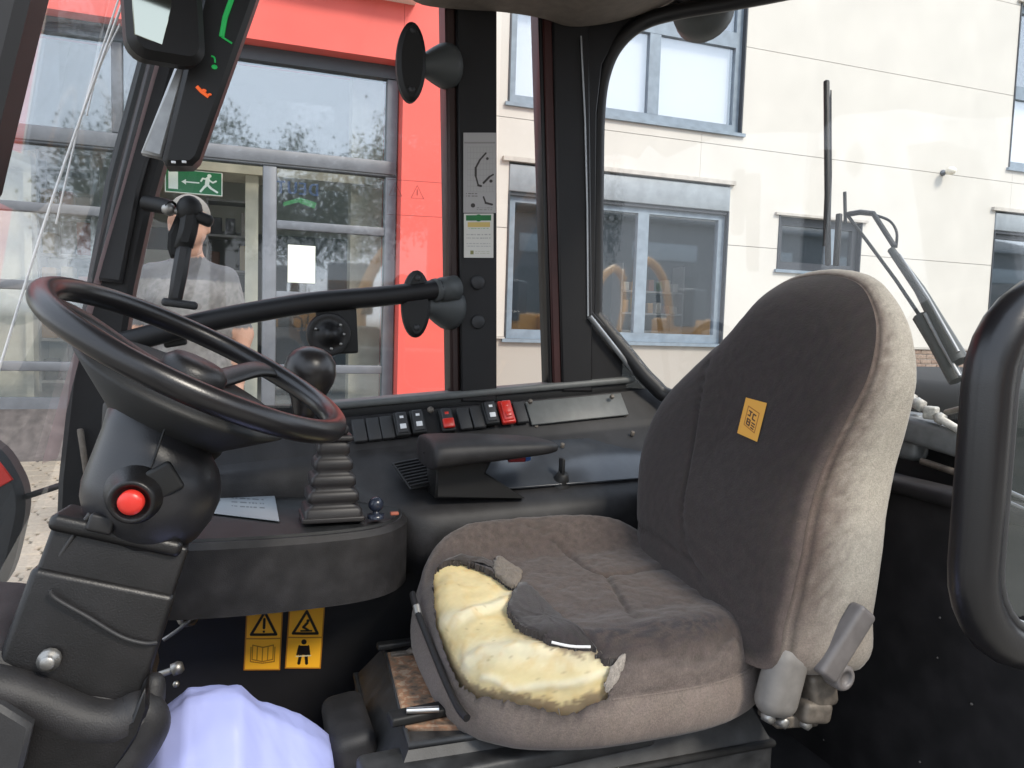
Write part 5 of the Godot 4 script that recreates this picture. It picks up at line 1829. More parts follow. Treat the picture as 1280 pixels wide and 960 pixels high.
# ---------------------------------------------------------------- steering column and wheel
func build_column() -> void:
	var n := V(0.433, 0.893, 0.119).normalized()
	var c := V(-0.043, 1.189, -1.16)
	var w := thing("steering_wheel", "black glossy steering wheel tilted toward the seat", "steering wheel")
	var f := along(c, n)
	var ring := PackedVector3Array()
	for i in 72:
		ring.append(f * V(cos(TAU * i / 72) * 0.207, 0, sin(TAU * i / 72) * 0.207))
	var m := MB.new()
	m.tube(ring, 0.0165, 16, true)
	obj("rim", m.done(), M.wheel, w)
	m = MB.new()
	m.lathe(f, [V2(0, 0.0), V2(0.035, -0.002), V2(0.045, -0.012), V2(0.047, -0.05), V2(0.03, -0.09)], 28)
	obj("hub", m.done(), M.column, w)
	for q in [Vector3(0.033, 1.167, -1.3), Vector3(-0.186, 1.23, -1.1), Vector3(0.036, 1.129, -1)]:
		var d: Vector3 = q - c
		d = (d - n * d.dot(n)).normalized()
		m = MB.new()
		var side := n.cross(d)
		var rows := []
		for k in 11:
			var t := k / 10.0
			var p := c + d * lerpf(0.03, 0.205, t) - n * (0.03 * (1.0 - sstep(0.0, 0.9, t)))
			var hw := lerpf(0.022, 0.015, t) + 0.016 * pow(t, 6.0)
			var row := PackedVector3Array()
			for j in 14:
				var a := TAU * j / 14
				row.append(p + side * cos(a) * hw + n * sin(a) * 0.009)
			rows.append(row)
		m.grid(rows, true)
		obj("spoke", m.done(), M.column, w)
	# column
	var s := thing("steering_column", "dark plastic steering column with round cover and red button", "steering column")
	m = MB.new()
	m.lathe(along(c, n), [V2(0.03, -0.03), V2(0.135, -0.035), V2(0.148, -0.04), V2(0.15, -0.047), V2(0.086, -0.1), V2(0.083, -0.104), V2(0.084, -0.109), V2(0.074, -0.135), V2(0.0, -0.138)], 40)
	obj("shroud", m.done(), M.dash_dark, s)
	var top: Vector3 = Vector3(-0.106, 1.131, -1.13)
	var bot: Vector3 = Vector3(-0.098, 0.933, -1.12)
	var ax := bot - top
	var L := ax.length()
	var prof := []
	for p in [[0.0, 0.0], [0.04, -0.002], [0.05, 0.004], [0.058, 0.03], [0.07, 0.06], [0.084, 0.095], [0.087, 0.115], [0.084, 0.138], [0.072, 0.163], [0.054, 0.185], [0.034, L], [0.0, L + 0.003]]:
		prof.append(V2(p[0], p[1]))
	m = MB.new()
	m.lathe(along(top, ax), prof, 48)
	var bc := obj("round_cover", m.done(), M.cover, s)
	var out := V(-0.12, -0.08, 1).normalized()
	var bp: Vector3 = Vector3(-0.116, 1.021, -1.035)
	m = MB.new()
	m.lathe(along(bp, out), [V2(0.04, -0.02), V2(0.0285, 0.0), V2(0.0275, 0.007), V2(0.025, 0.009), V2(0.0215, 0.008), V2(0.019, 0.003), V2(0.0, 0.003)], 32)
	obj("button_collar", m.done(), M.column, bc)
	m = MB.new()
	m.lathe(along(bp, out), [V2(0.0152, 0.002), V2(0.0152, 0.011), V2(0.0136, 0.0145), V2(0.008, 0.0165), V2(0.0, 0.0172)], 28)
	obj("red_button", m.done(), M.red_button, bc, "round red button on the column cover")
	m = MB.new()
	m.rbox(Vector3(-0.081, 1.043, -1.045), V(0.035, 0.04, 0.012), 0.005, Basis(Vector3.BACK, 0.5))
	obj("cover_recess", m.done(), M.black, bc)
	m = MB.new()
	m.tube(curve([Vector3(-0.081, 1.107, -1.06), Vector3(-0.09, 1.078, -1.05), Vector3(-0.096, 1.06, -1.04)], 4), 0.0014, 6)
	obj("cover_seam", m.done(), M.black, bc)
	# slanting lower column in two housings
	var up := (Vector3(-0.142, 0.974, -1.13) - Vector3(-0.205, 0.775, -1.1)).normalized()
	var bx := V(up.y, -up.x, 0).normalized()
	var bb := Basis(bx, up, bx.cross(up)).orthonormalized()
	m = MB.new()
	m.rbox(Vector3(-0.15, 0.908, -1.14), V(0.162, 0.112, 0.15), 0.006, bb, 3)
	obj("upper_housing", m.done(), M.column, s)
	m = MB.new()
	m.rbox(Vector3(-0.14, 0.961, -1.13), V(0.158, 0.022, 0.14), 0.009, bb, 3)
	obj("housing_lip", m.done(), M.column, s)
	m = MB.new()
	m.rbox(Vector3(-0.175, 0.832, -1.13), V(0.17, 0.15, 0.165), 0.009, bb, 3)
	var lh := obj("lower_housing", m.done(), M.column, s)
	m = MB.new()
	var edge := curve([Vector3(-0.208, 0.913, -1.044), Vector3(-0.202, 0.902, -1.044), Vector3(-0.167, 0.875, -1.044), Vector3(-0.132, 0.847, -1.044), Vector3(-0.105, 0.835, -1.044), Vector3(-0.091, 0.832, -1.05)], 4)
	m.tube(edge, 0.0028, 6)
	obj("housing_edge", m.done(), M.frame_trim, lh)
	m = MB.new()
	m.tube(PackedVector3Array([Vector3(-0.168, 0.999, -1.07), Vector3(-0.186, 0.974, -1.07), Vector3(-0.206, 0.941, -1.07), Vector3(-0.21, 0.927, -1.07)]), 0.003, 6)
	obj("housing_edge", m.done(), M.frame_trim, lh)
	m = MB.new()
	m.rbox(Vector3(-0.154, 0.988, -1.06), V(0.03, 0.022, 0.02), 0.004, bb)
	obj("clip", m.done(), M.rubber, lh)
	m = MB.new()
	var boltp: Vector3 = Vector3(-0.208, 0.83, -1.03)
	m.lathe(along(boltp, V(0, 0, 1)), [V2(0.013, -0.01), V2(0.013, 0.001), V2(0.0095, 0.002), V2(0.009, 0.007), V2(0.007, 0.009), V2(0, 0.009)], 12)
	obj("bolt", m.done(), M.steel, s, "silver bolt at the foot of the column")
	# moulded base the column stands in
	m = MB.new()
	var shell := curve2([V2(-0.55, 0.88), V2(-0.36, 0.86), V2(-0.27, 0.845), V2(-0.2, 0.80), V2(-0.14, 0.78), V2(-0.115, 0.765), V2(-0.11, 0.73), V2(-0.13, 0.69), V2(-0.18, 0.645), V2(-0.25, 0.59), V2(-0.3, 0.5), V2(-0.34, 0.3), V2(-0.6, 0.3), V2(-0.62, 0.6)], 6)
	m.extrude(shell, Transform3D(Basis(), V(0, 0, -1.28)), 0.26, 0.03)
	obj("column_base", m.done(), M.dash, s)
	m = MB.new()
	var rim := curve([Vector3(-0.313, 0.819, -1.03), Vector3(-0.258, 0.8, -1.03), Vector3(-0.217, 0.778, -1.03), Vector3(-0.177, 0.753, -1.03), Vector3(-0.143, 0.742, -1.03), Vector3(-0.122, 0.744, -1.032), Vector3(-0.108, 0.748, -1.034), Vector3(-0.102, 0.733, -1.034), Vector3(-0.112, 0.711, -1.034), Vector3(-0.131, 0.686, -1.032), Vector3(-0.16, 0.652, -1.03), Vector3(-0.202, 0.608, -1.03)], 7)
	m.tube(rim, 0.029, 14)
	m.tube(curve([Vector3(-0.108, 0.739, -1.036), Vector3(-0.1, 0.756, -1.045), Vector3(-0.095, 0.775, -1.05), Vector3(-0.099, 0.79, -1.055)], 5), 0.02, 12, false, [0.024, 0.024, 0.023, 0.022, 0.021, 0.02, 0.019, 0.018, 0.017, 0.016, 0.0155, 0.015, 0.014, 0.012, 0.009, 0.004])
	var bulge := obj("base_rim", m.done(), M.dash, s)
	m = MB.new()
	m.extrude(PackedVector2Array([Vector2(-0.313, 0.821), Vector2(-0.258, 0.802), Vector2(-0.217, 0.778), Vector2(-0.177, 0.752), Vector2(-0.142, 0.742), Vector2(-0.116, 0.756), Vector2(-0.1, 0.793), Vector2(-0.096, 0.767), Vector2(-0.106, 0.737), Vector2(-0.126, 0.705), Vector2(-0.158, 0.662), Vector2(-0.202, 0.613), Vector2(-0.317, 0.637)]), Transform3D(Basis(), V(0, 0, -1.15)), 0.146, 0.004)
	obj("base_front", m.done(), M.column, bulge)
	m = MB.new()
	m.extrude(PackedVector2Array([Vector2(-0.288, 0.827), Vector2(-0.243, 0.808), Vector2(-0.213, 0.781), Vector2(-0.223, 0.733), Vector2(-0.238, 0.689), Vector2(-0.291, 0.699)]), Transform3D(Basis(), V(0, 0, -0.986)), 0.016, 0.005)
	obj("base_panel", m.done(), M.frame_trim, s)
	# gear lever
	var g := thing("gear_lever", "black gear lever with ball knob and ribbed rubber gaiter", "lever")
	var base: Vector3 = Vector3(0.174, 0.884, -1.45)
	var tip: Vector3 = Vector3(0.175, 1.031, -1.45)
	var gax := (tip - base)
	rows_gaiter(g, base, gax)
	m = MB.new()
	m.tube(curve([tip - V(0, 0.01, 0), Vector3(0.153, 1.074, -1.44), Vector3(0.134, 1.106, -1.42)], 4), 0.013, 10)
	obj("stem", m.done(), M.ball, g)
	m = MB.new()
	var kd: Vector3 = Vector3(0.131, 1.161, -1.42) - Vector3(0.12, 1.077, -1.42)
	m.lathe(along(Vector3(0.119, 1.074, -1.42), kd), [V2(0, 0), V2(0.018, 0.0), V2(0.021, 0.012), V2(0.026, 0.03), V2(0.036, 0.05), V2(0.0445, 0.07), V2(0.0465, 0.085), V2(0.043, 0.104), V2(0.033, 0.118), V2(0.018, 0.127), V2(0, 0.13)], 28)
	obj("knob", m.done(), M.ball, g)

func rows_gaiter(g: Node, base: Vector3, gax: Vector3) -> void:
	var m := MB.new()
	m.rbox(base + V(0, 0.002, 0), V(0.113, 0.01, 0.09), 0.003)
	obj("gaiter_flange", m.done(), M.gaiter, g)
	var rows := []
	var lv := []
	var n := 5
	for i in n:
		var t := i / float(n)
		lv.append([t + 0.00, 1.0])
		lv.append([t + 0.09, 1.04])
		lv.append([t + 0.12, 0.97])
		lv.append([t + 0.155, 0.80])
	lv.append([1.0, 0.8])
	for l in lv:
		var hx: float = lerpf(0.052, 0.028, minf(1.0, l[0] * 1.12)) * l[1]
		var hz: float = lerpf(0.044, 0.026, minf(1.0, l[0] * 1.12)) * l[1]
		var row := PackedVector3Array()
		for q in round_rect(hx * 2, hz * 2, 0.008, 3):
			row.append(base + gax * l[0] + V(q.x, 0.006, q.y))
		rows.append(row)
	m = MB.new()
	m.grid(rows, true, 1)
	obj("gaiter", m.done(), M.gaiter, g)
	m = MB.new()
	m.rbox(base + gax * 1.02, V(0.07, 0.012, 0.06), 0.005)
	m.rbox(base + gax * 1.12 + V(0, 0, 0), V(0.055, 0.02, 0.045), 0.008)
	obj("gaiter_collar", m.done(), M.gaiter, g)

# ---------------------------------------------------------------- smaller things in and on the cab
func build_small_things() -> void:
	# grab rail across the side window
	var r := thing("grab_rail", "black grab rail across the side window with a round latch", "rail")
	var m := MB.new()
	m.tube(curve([Vector3(-0.214, 1.19, -1.72), Vector3(-0.065, 1.236, -1.72), Vector3(0.061, 1.267, -1.72), Vector3(0.177, 1.29, -1.72), Vector3(0.316, 1.308, -1.72), Vector3(0.447, 1.33, -1.72)], 6), 0.0225, 14)
	obj("bar", m.done(), M.frame, r)
	m = MB.new()
	m.lathe(along(Vector3(0.431, 1.326, -1.72), Vector3(0.492, 1.335, -1.745) - Vector3(0.431, 1.326, -1.72)), [V2(0.0, -0.004), V2(0.026, -0.004), V2(0.027, 0.006), V2(0.024, 0.012), V2(0.028, 0.018), V2(0.03, 0.06), V2(0, 0.06)], 16)
	obj("end_socket", m.done(), M.grey_rubber, r)
	m = MB.new()
	m.rbox(Vector3(0.215, 1.229, -1.73), V(0.088, 0.105, 0.02), 0.006, Basis(Vector3.BACK, 0.06))
	var latch := obj("latch_plate", m.done(), M.black, r)
	m = MB.new()
	m.lathe(along(Vector3(0.195, 1.22, -1.712), V(0.05, 0, 1)), [V2(0.047, -0.01), V2(0.047, 0.006), V2(0.044, 0.009), V2(0.036, 0.006), V2(0.024, 0.006), V2(0.022, 0.014), V2(0.015, 0.016), V2(0.014, 0.03), V2(0.0, 0.031)], 30)
	obj("round_latch", m.done(), M.rubber, latch)
	for q in [Vector3(0.167, 1.231, -1.7), Vector3(0.219, 1.241, -1.7), Vector3(0.226, 1.221, -1.7), Vector3(0.22, 1.2, -1.7), Vector3(0.2, 1.189, -1.7)]:
		m = MB.new()
		m.lathe(along(q, V(0, 0, 1)), [V2(0.0035, -0.005), V2(0.0035, 0.001), V2(0.002, 0.0025), V2(0, 0.0025)], 8)
		obj("screw", m.done(), M.steel, latch)
	# two oval rubber stops on the side window
	for i in 2:
		var cpt: Vector3 = [Vector3(0.366, 1.822, -1.72), Vector3(0.389, 1.293, -1.72)][i]
		var hh: float = [0.086, 0.076][i]
		var st := thing("window_stop", ["upper oval black window stop on a grey foot beside the middle pillar", "lower oval black window stop behind the end of the grab rail"][i], "window stop", "window stops beside the middle pillar")
		m = MB.new()
		var ovals := PackedVector2Array()
		for j in 32:
			ovals.append(V2(cos(TAU * j / 32) * 0.033, sin(TAU * j / 32) * hh))
		m.extrude(ovals, Transform3D(Basis(Vector3.UP, 0.0), cpt - V(0, 0, 0.012)), 0.024, 0.009)
		obj("oval_pad", m.done(), M.black, st)
		m = MB.new()
		var foot: Vector3 = [Vector3(0.467, 1.848, -1.77), Vector3(0.481, 1.286, -1.77)][i]
		m.lathe(along(cpt + V(0.012, 0, -0.012), foot - cpt), [V2(0.0, 0), V2(0.022, 0.0), V2(0.026, 0.03), V2(0.04, 0.06), V2(0.05, 0.085), V2(0.05, 0.1), V2(0, 0.1)], 20)
		obj("foot", m.done(), M.grey_rubber, st)
		m = MB.new()
		m.ball(cpt + V(0, -hh * 0.7, 0.012), 0.008, 8, V(1, 1, 0.5))
		obj("rivet", m.done(), M.frame_trim, st)
		m = MB.new()
		m.ball(cpt + V(0, hh * 0.76, 0.012), 0.007, 8, V(1, 1, 0.5))
		obj("rivet", m.done(), M.frame_trim, st)
	# window latch hanging from the front pillar
	var l := thing("window_latch", "black window latch lever hanging beside the front pillar", "latch")
	m = MB.new()
	m.tube(PackedVector3Array([Vector3(-0.168, 1.475, -1.74), Vector3(-0.13, 1.468, -1.71), Vector3(-0.118, 1.463, -1.7)]), 0.016, 10)
	obj("bracket", m.done(), M.black, l)
	m = MB.new()
	m.ball(Vector3(-0.123, 1.462, -1.7), 0.014, 12)
	m.tube(PackedVector3Array([Vector3(-0.121, 1.459, -1.7), Vector3(-0.091, 1.458, -1.7)]), 0.007, 8)
	obj("joint_ball", m.done(), M.steel, l)
	m = MB.new()
	m.ball(Vector3(-0.084, 1.464, -1.7), 0.028, 16, V(0.9, 1, 0.8))
	m.rbox(Vector3(-0.063, 1.449, -1.7), V(0.05, 0.024, 0.03), 0.009, Basis(Vector3.BACK, -0.35))
	m.extrude(PackedVector2Array([Vector2(-0.097, 1.469), Vector2(-0.063, 1.462), Vector2(-0.07, 1.417), Vector2(-0.078, 1.387), Vector2(-0.112, 1.387), Vector2(-0.103, 1.426)]), Transform3D(Basis(), V(0, 0, -1.715)), 0.034, 0.01)
	obj("latch_head", m.done(), M.black, l)
	m = MB.new()
	m.extrude(PackedVector2Array([Vector2(-0.107, 1.394), Vector2(-0.079, 1.394), Vector2(-0.088, 1.332), Vector2(-0.099, 1.277), Vector2(-0.124, 1.279), Vector2(-0.118, 1.329)]), Transform3D(Basis(), V(0, 0, -1.712)), 0.026, 0.008)
	m.rbox(Vector3(-0.102, 1.274, -1.7), V(0.068, 0.017, 0.024), 0.007, Basis(Vector3.BACK, -0.1))
	obj("lever_arm", m.done(), M.frame_trim, l)
	m = MB.new()
	m.extrude(PackedVector2Array([Vector2(-0.111, 1.457), Vector2(-0.099, 1.458), Vector2(-0.108, 1.369), Vector2(-0.122, 1.368), Vector2(-0.128, 1.388), Vector2(-0.126, 1.417)]), Transform3D(Basis(), V(0, 0, -1.76)), 0.025, 0.006)
	obj("back_catch", m.done(), M.black, l)
	m = MB.new()
	m.rbox(Vector3(-0.113, 1.195, -1.74), V(0.045, 0.018, 0.02), 0.006, Basis(Vector3.BACK, 0.2))
	obj("back_catch", m.done(), M.black, l)
	# indicator display clipped to the front pillar
	var d := thing("pillar_display", "long black indicator display with green and orange symbols on the pillar", "display")
	m = MB.new()
	m.extrude(PackedVector2Array([Vector2(-0.039, 1.83), Vector2(0.055, 1.848), Vector2(0.029, 1.766), Vector2(-0.054, 1.511), Vector2(-0.065, 1.499), Vector2(-0.104, 1.495), Vector2(-0.111, 1.505)]), Transform3D(Basis(), V(0, 0, -1.46)), 0.06, 0.008)
	obj("display_body", m.done(), M.rubber, d)
	m = MB.new()
	m.extrude(PackedVector2Array([Vector2(-0.044, 1.834), Vector2(-0.032, 1.836), Vector2(-0.112, 1.509), Vector2(-0.143, 1.514), Vector2(-0.071, 1.715)]), Transform3D(Basis(), V(0, 0, -1.44)), 0.03, 0.004)
	obj("mounting_strip", m.done(), M.alu, d, "grey metal strip along the display")
	m = MB.new()
	for q in [[Vector3(-0.002, 1.783, -1.398), Vector3(-0.015, 1.742, -1.398)], [Vector3(-0.015, 1.742, -1.398), Vector3(-0.02, 1.711, -1.398)]]:
		m.tube(PackedVector3Array(q), 0.0042, 6)
	m.tube(PackedVector3Array([Vector3(-0.02, 1.711, -1.398), Vector3(-0.004, 1.703, -1.398)]), 0.0016, 6)
	m.tube(curve([Vector3(-0.036, 1.678, -1.398), Vector3(-0.031, 1.676, -1.398), Vector3(-0.03, 1.668, -1.398)], 3), 0.0014, 6)
	m.ball(Vector3(-0.031, 1.661, -1.398), 0.0045, 8, V(1.1, 0.9, 0.3))
	obj("green_light_symbol", m.done(), M.green_led, d)
	m = MB.new()
	m.tube(PackedVector3Array([Vector3(-0.058, 1.626, -1.398), Vector3(-0.051, 1.619, -1.398), Vector3(-0.04, 1.612, -1.398)]), 0.003, 6)
	m.ball(Vector3(-0.047, 1.621, -1.398), 0.0035, 8, V(1.2, 0.8, 0.3))
	m.ball(Vector3(-0.038, 1.616, -1.398), 0.0025, 8, V(1.2, 0.8, 0.3))
	obj("orange_light_symbol", m.done(), M.orange_led, d)
	m = MB.new()
	for q in [Vector3(-0.093, 1.5, -1.395), Vector3(-0.077, 1.502, -1.395)]:
		m.rbox(q, V(0.007, 0.004, 0.003), 0.001)
	obj("white_mark", m.done(), M.white_mark, d)
	# interior mirror
	var mi := thing("interior_mirror", "rounded black mirror at the top of the front pillar", "mirror")
	m = MB.new()
	var cm: Vector3 = Vector3(-0.112, 1.768, -1.34)
	var mb := Basis(Vector3.UP, 0.3) * Basis(Vector3.BACK, 0.06)
	m.extrude(round_rect(0.115, 0.25, 0.03), Transform3D(mb, cm - V(0.0, 0, 0.03)), 0.036, 0.012)
	obj("shell", m.done(), M.rubber, mi)
	m = MB.new()
	m.extrude(PackedVector2Array([Vector2(-0.151, 1.792) - V2(cm.x, cm.y), Vector2(-0.092, 1.803) - V2(cm.x, cm.y), Vector2(-0.095, 1.724) - V2(cm.x, cm.y), Vector2(-0.112, 1.664) - V2(cm.x, cm.y), Vector2(-0.151, 1.673) - V2(cm.x, cm.y)]), Transform3D(mb, cm + V(0.001, 0, 0.005)), 0.003, 0.001)
	obj("mirror_glass", m.done(), M.mirror, mi)
	# thin white lines running down the windscreen
	for i in 3:
		var a: Vector3 = [Vector3(-0.173, 1.795, -1.5), Vector3(-0.183, 1.804, -1.52), Vector3(-0.188, 1.754, -1.54)][i]
		var b: Vector3 = [Vector3(-0.382, 1.102, -1.5), Vector3(-0.286, 1.4, -1.52), Vector3(-0.241, 1.591, -1.54)][i]
		m = MB.new()
		m.tube(curve([a, (a + b) / 2.0 + V(-0.008, -0.004, 0), b], 6), [0.0022, 0.0016, 0.0013][i], 6)
		tag(obj("white_line", m.done(), M.line), ["long white cord slanting down across the windscreen", "short white cord beside the long one on the windscreen", "thin white line nearest the front pillar"][i], "line", "lines across the windscreen")
	# thing seen at the far left edge outside the windscreen
	var om := thing("outside_mirror", "dark outside mirror with a red reflection at the left edge", "mirror")
	m = MB.new()
	m.extrude(curve2([Vector2(-0.582, 0.979), Vector2(-0.501, 0.945), Vector2(-0.462, 0.885), Vector2(-0.446, 0.825), Vector2(-0.455, 0.746), Vector2(-0.494, 0.619), Vector2(-0.59, 0.581)], 5), Transform3D(Basis(), V(0, 0, -2.06)), 0.07, 0.016)
	obj("housing", m.done(), M.frame_trim, om)
	m = MB.new()
	m.extrude(PackedVector2Array([Vector2(-0.564, 0.941), Vector2(-0.495, 0.918), Vector2(-0.465, 0.87), Vector2(-0.499, 0.849), Vector2(-0.566, 0.852)]), Transform3D(Basis(), V(0, 0, -1.992)), 0.006, 0.002)
	obj("red_reflection", m.done(), M.red_button, om)  # opaque red plate painted in place of the mirror's reflection
	m = MB.new()
	m.tube(PackedVector3Array([Vector3(-0.457, 0.819, -2.03), Vector3(-0.342, 0.882, -1.85)]), 0.007, 8)
	obj("arm", m.done(), M.frame, om)
	# blue plastic sheet bunched on the floor
	var rows := []
	var nz := FastNoiseLite.new()
	nz.seed = 4
	nz.frequency = 6.0
	for i in 60:
		var row := PackedVector3Array()
		for j in 70:
			var x := -0.2 + 0.42 * j / 69.0
			var z := -1.42 + 0.52 * i / 59.0
			var prof := [V2(-0.2, 0.5), V2(-0.126, 0.619), V2(-0.09, 0.692), V2(-0.06, 0.716), V2(0.011, 0.708), V2(0.04, 0.678), V2(0.1, 0.645), V2(0.142, 0.605), V2(0.155, 0.5), V2(0.25, 0.36)]
			var y := 0.36
			for k in prof.size() - 1:
				if x >= prof[k].x and x <= prof[k + 1].x:
					y = lerpf(prof[k].y, prof[k + 1].y, (x - prof[k].x) / (prof[k + 1].x - prof[k].x))
			var back := maxf(0.0, -1.17 - z)
			var front := maxf(0.0, z + 1.12)
			y -= back * 1.6 + front * 0.75
			y += nz.get_noise_2d(x * 0.8, z * 0.8) * 0.014 + absf(nz.get_noise_2d(x * 1.2 + z * 1.6, z * 0.6)) * 0.009
			row.append(V(x, maxf(y, 0.31), z))
		rows.append(row)
	m = MB.new()
	m.grid(rows)
	tag(obj("blue_sheet", m.done(), M.blue_sheet), "pale blue plastic sheet bunched up on the cab floor", "plastic sheet")
	# wiper on the outside of the rear glass
	var wi := thing("rear_wiper", "black rear window wiper with twin rods and upright blades", "wiper")
	m = MB.new()
	m.rbox((Vector3(1.29, 1.841, -1.479) + Vector3(1.29, 1.412, -1.437)) / 2.0, V(0.012, (Vector3(1.29, 1.841, -1.479) - Vector3(1.29, 1.412, -1.437)).length(), 0.012), 0.004, along(Vector3.ZERO, Vector3(1.29, 1.841, -1.479) - Vector3(1.29, 1.412, -1.437)).basis, 1)
	obj("wiper_blade", m.done(), M.frame_trim, wi)
	m = MB.new()
	m.extrude(PackedVector2Array([V2(0, 0), V2(0.014, -0.2), V2(0.02, -0.36), V2(0.004, -0.36), V2(0.0, -0.2)]), Transform3D(Basis(V(0.35, 0, 1).normalized(), Vector3.UP, V(1, 0, -0.35).normalized()), Vector3(1.3, 1.82, -1.476)), 0.006)
	m.rbox(Vector3(1.31, 1.472, -1.434), V(0.012, 0.12, 0.012), 0.003, Basis(), 1)
	m.tube(PackedVector3Array([Vector3(1.31, 1.579, -1.421), Vector3(1.31, 1.509, -1.413)]), 0.004, 6)
	obj("blade_carrier", m.done(), M.frame, wi)
	m = MB.new()
	m.tube(PackedVector3Array([Vector3(1.31, 1.523, -1.406), Vector3(1.31, 1.458, -1.342), Vector3(1.31, 1.372, -1.259), Vector3(1.31, 1.292, -1.188)]), 0.0042, 6)
	m.tube(PackedVector3Array([Vector3(1.31, 1.527, -1.407), Vector3(1.31, 1.527, -1.371), Vector3(1.31, 1.519, -1.332), Vector3(1.31, 1.483, -1.302), Vector3(1.31, 1.443, -1.269)]), 0.0062, 6)
	obj("wiper_rod", m.done(), M.frame_trim, wi)
	m = MB.new()
	m.tube(curve([Vector3(1.32, 1.516, -1.333), Vector3(1.32, 1.5, -1.296), Vector3(1.32, 1.474, -1.275), Vector3(1.32, 1.441, -1.274)], 4), 0.003, 6)
	obj("washer_hose", m.done(), M.rubber, wi)
	m = MB.new()
	for q in [[Vector3(1.31, 1.437, -1.277), Vector3(1.31, 1.35, -1.197), Vector3(1.31, 1.285, -1.149), Vector3(1.31, 1.209, -1.093)]]:
		m.tube(PackedVector3Array(q), 0.0115, 8, false, [0.008, 0.011, 0.014, 0.018])
	m.tube(PackedVector3Array([Vector3(1.31, 1.296, -1.192), Vector3(1.31, 1.238, -1.145), Vector3(1.31, 1.172, -1.097)]), 0.015, 8)
	obj("wiper_arm", m.done(), M.grey_rubber, wi)
	m = MB.new()
	m.tube(PackedVector3Array([Vector3(1.297, 1.301, -1.169), Vector3(1.297, 1.242, -1.127), Vector3(1.297, 1.182, -1.08)]), 0.004, 6)
	m.tube(PackedVector3Array([Vector3(1.295, 1.423, -1.241), Vector3(1.295, 1.332, -1.163), Vector3(1.295, 1.228, -1.085)]), 0.0035, 6)
	obj("arm_spring", m.done(), M.alu, wi)
	# round work lamp behind the top of the rear glass
	var wl := thing("work_lamp", "dark round work lamp behind the top corner of the rear glass", "lamp")
	m = MB.new()
	var lc: Vector3 = Vector3(1.15, 2.091, -1.794)
	m.lathe(along(lc, V(0.6, -0.1, -0.5)), [V2(0, -0.05), V2(0.05, -0.045), V2(0.076, -0.02), V2(0.08, 0.02), V2(0.074, 0.024), V2(0.07, 0.02), V2(0, 0.022)], 26)
	obj("lamp_shell", m.done(), M.grey_rubber, wl)
	m = MB.new()
	m.tube(PackedVector3Array([lc + V(0, 0.05, 0), lc + V(0, 0.17, 0)]), 0.012, 8)
	obj("lamp_stalk", m.done(), M.frame, wl)
	# engine hood and valve block behind the bulkhead
	var eh := thing("engine_hood", "black engine hood behind the cab seen over the bulkhead", "engine hood")
	m = MB.new()
	m.rbox(V(1.95, 0.8, -1.25), V(1.15, 0.72, 1.5), 0.09, Basis(), 4)
	obj("hood_shell", m.done(), M.hood, eh)
	var vb := thing("valve_block", "grey valve block with white fitting behind the seat back", "valve")
	m = MB.new()
	m.rbox(Vector3(1.33, 1.057, -1.148), V(0.05, 0.055, 0.16), 0.012, Basis(Vector3.UP, 0.1) * Basis(Vector3.RIGHT, 0.12))
	m.rbox(Vector3(1.34, 1.047, -1.218), V(0.05, 0.1, 0.06), 0.016)
	obj("block", m.done(), M.valve_grey, vb)
	m = MB.new()
	var fa: Vector3 = Vector3(1.32, 1.132, -1.227)
	var fb: Vector3 = Vector3(1.32, 1.108, -1.166)
	m.lathe(along(fa, fb - fa), [V2(0, 0), V2(0.01, 0), V2(0.01, 0.012), V2(0.014, 0.013), V2(0.014, 0.024), V2(0.0095, 0.025), V2(0.0095, 0.034), V2(0.013, 0.035), V2(0.013, 0.05), V2(0, 0.05)], 8)
	var fc: Vector3 = Vector3(1.31, 1.104, -1.149)
	var fd: Vector3 = Vector3(1.31, 1.08, -1.089)
	m.rbox(fc, V(0.024, 0.026, 0.026), 0.005, Basis(Vector3.UP, 0.4))
	m.lathe(along(fc, fd - fc), [V2(0, 0.008), V2(0.009, 0.008), V2(0.009, 0.018), V2(0.012, 0.019), V2(0.012, 0.03), V2(0.008, 0.031), V2(0.008, 0.07), V2(0, 0.07)], 8)
	obj("white_fitting", m.done(), M.fitting, vb)
	m = MB.new()
	m.tube(PackedVector3Array([Vector3(1.33, 1.106, -1.133), Vector3(1.33, 1.119, -1.095)]), 0.006, 8)
	obj("pipe", m.done(), M.bracket, vb)
	m = MB.new()
	m.tube(PackedVector3Array([Vector3(1.31, 1.004, -1.163), Vector3(1.31, 0.995, -1.075)]), 0.007, 8)
	obj("pipe", m.done(), M.bracket, vb)
	m = MB.new()
	m.tube(PackedVector3Array([Vector3(1.24, 0.998, -0.93), Vector3(1.24, 0.985, -0.868)]), 0.004, 6)
	m.tube(PackedVector3Array([Vector3(1.24, 0.979, -0.928), Vector3(1.24, 0.967, -0.866)]), 0.004, 6)
	tag(obj("bright_rail", m.done(), M.alu), "thin bright twin rail on the bulkhead seen through the black window frame", "rail")

# ---------------------------------------------------------------- the person outside
func capsule(p: Vector3, a: Vector3, b: Vector3, ra: float, rb: float) -> float:
	var ab := b - a
	var t := clampf((p - a).dot(ab) / ab.length_squared(), 0.0, 1.0)
	return p.distance_to(a + ab * t) - lerpf(ra, rb, t)

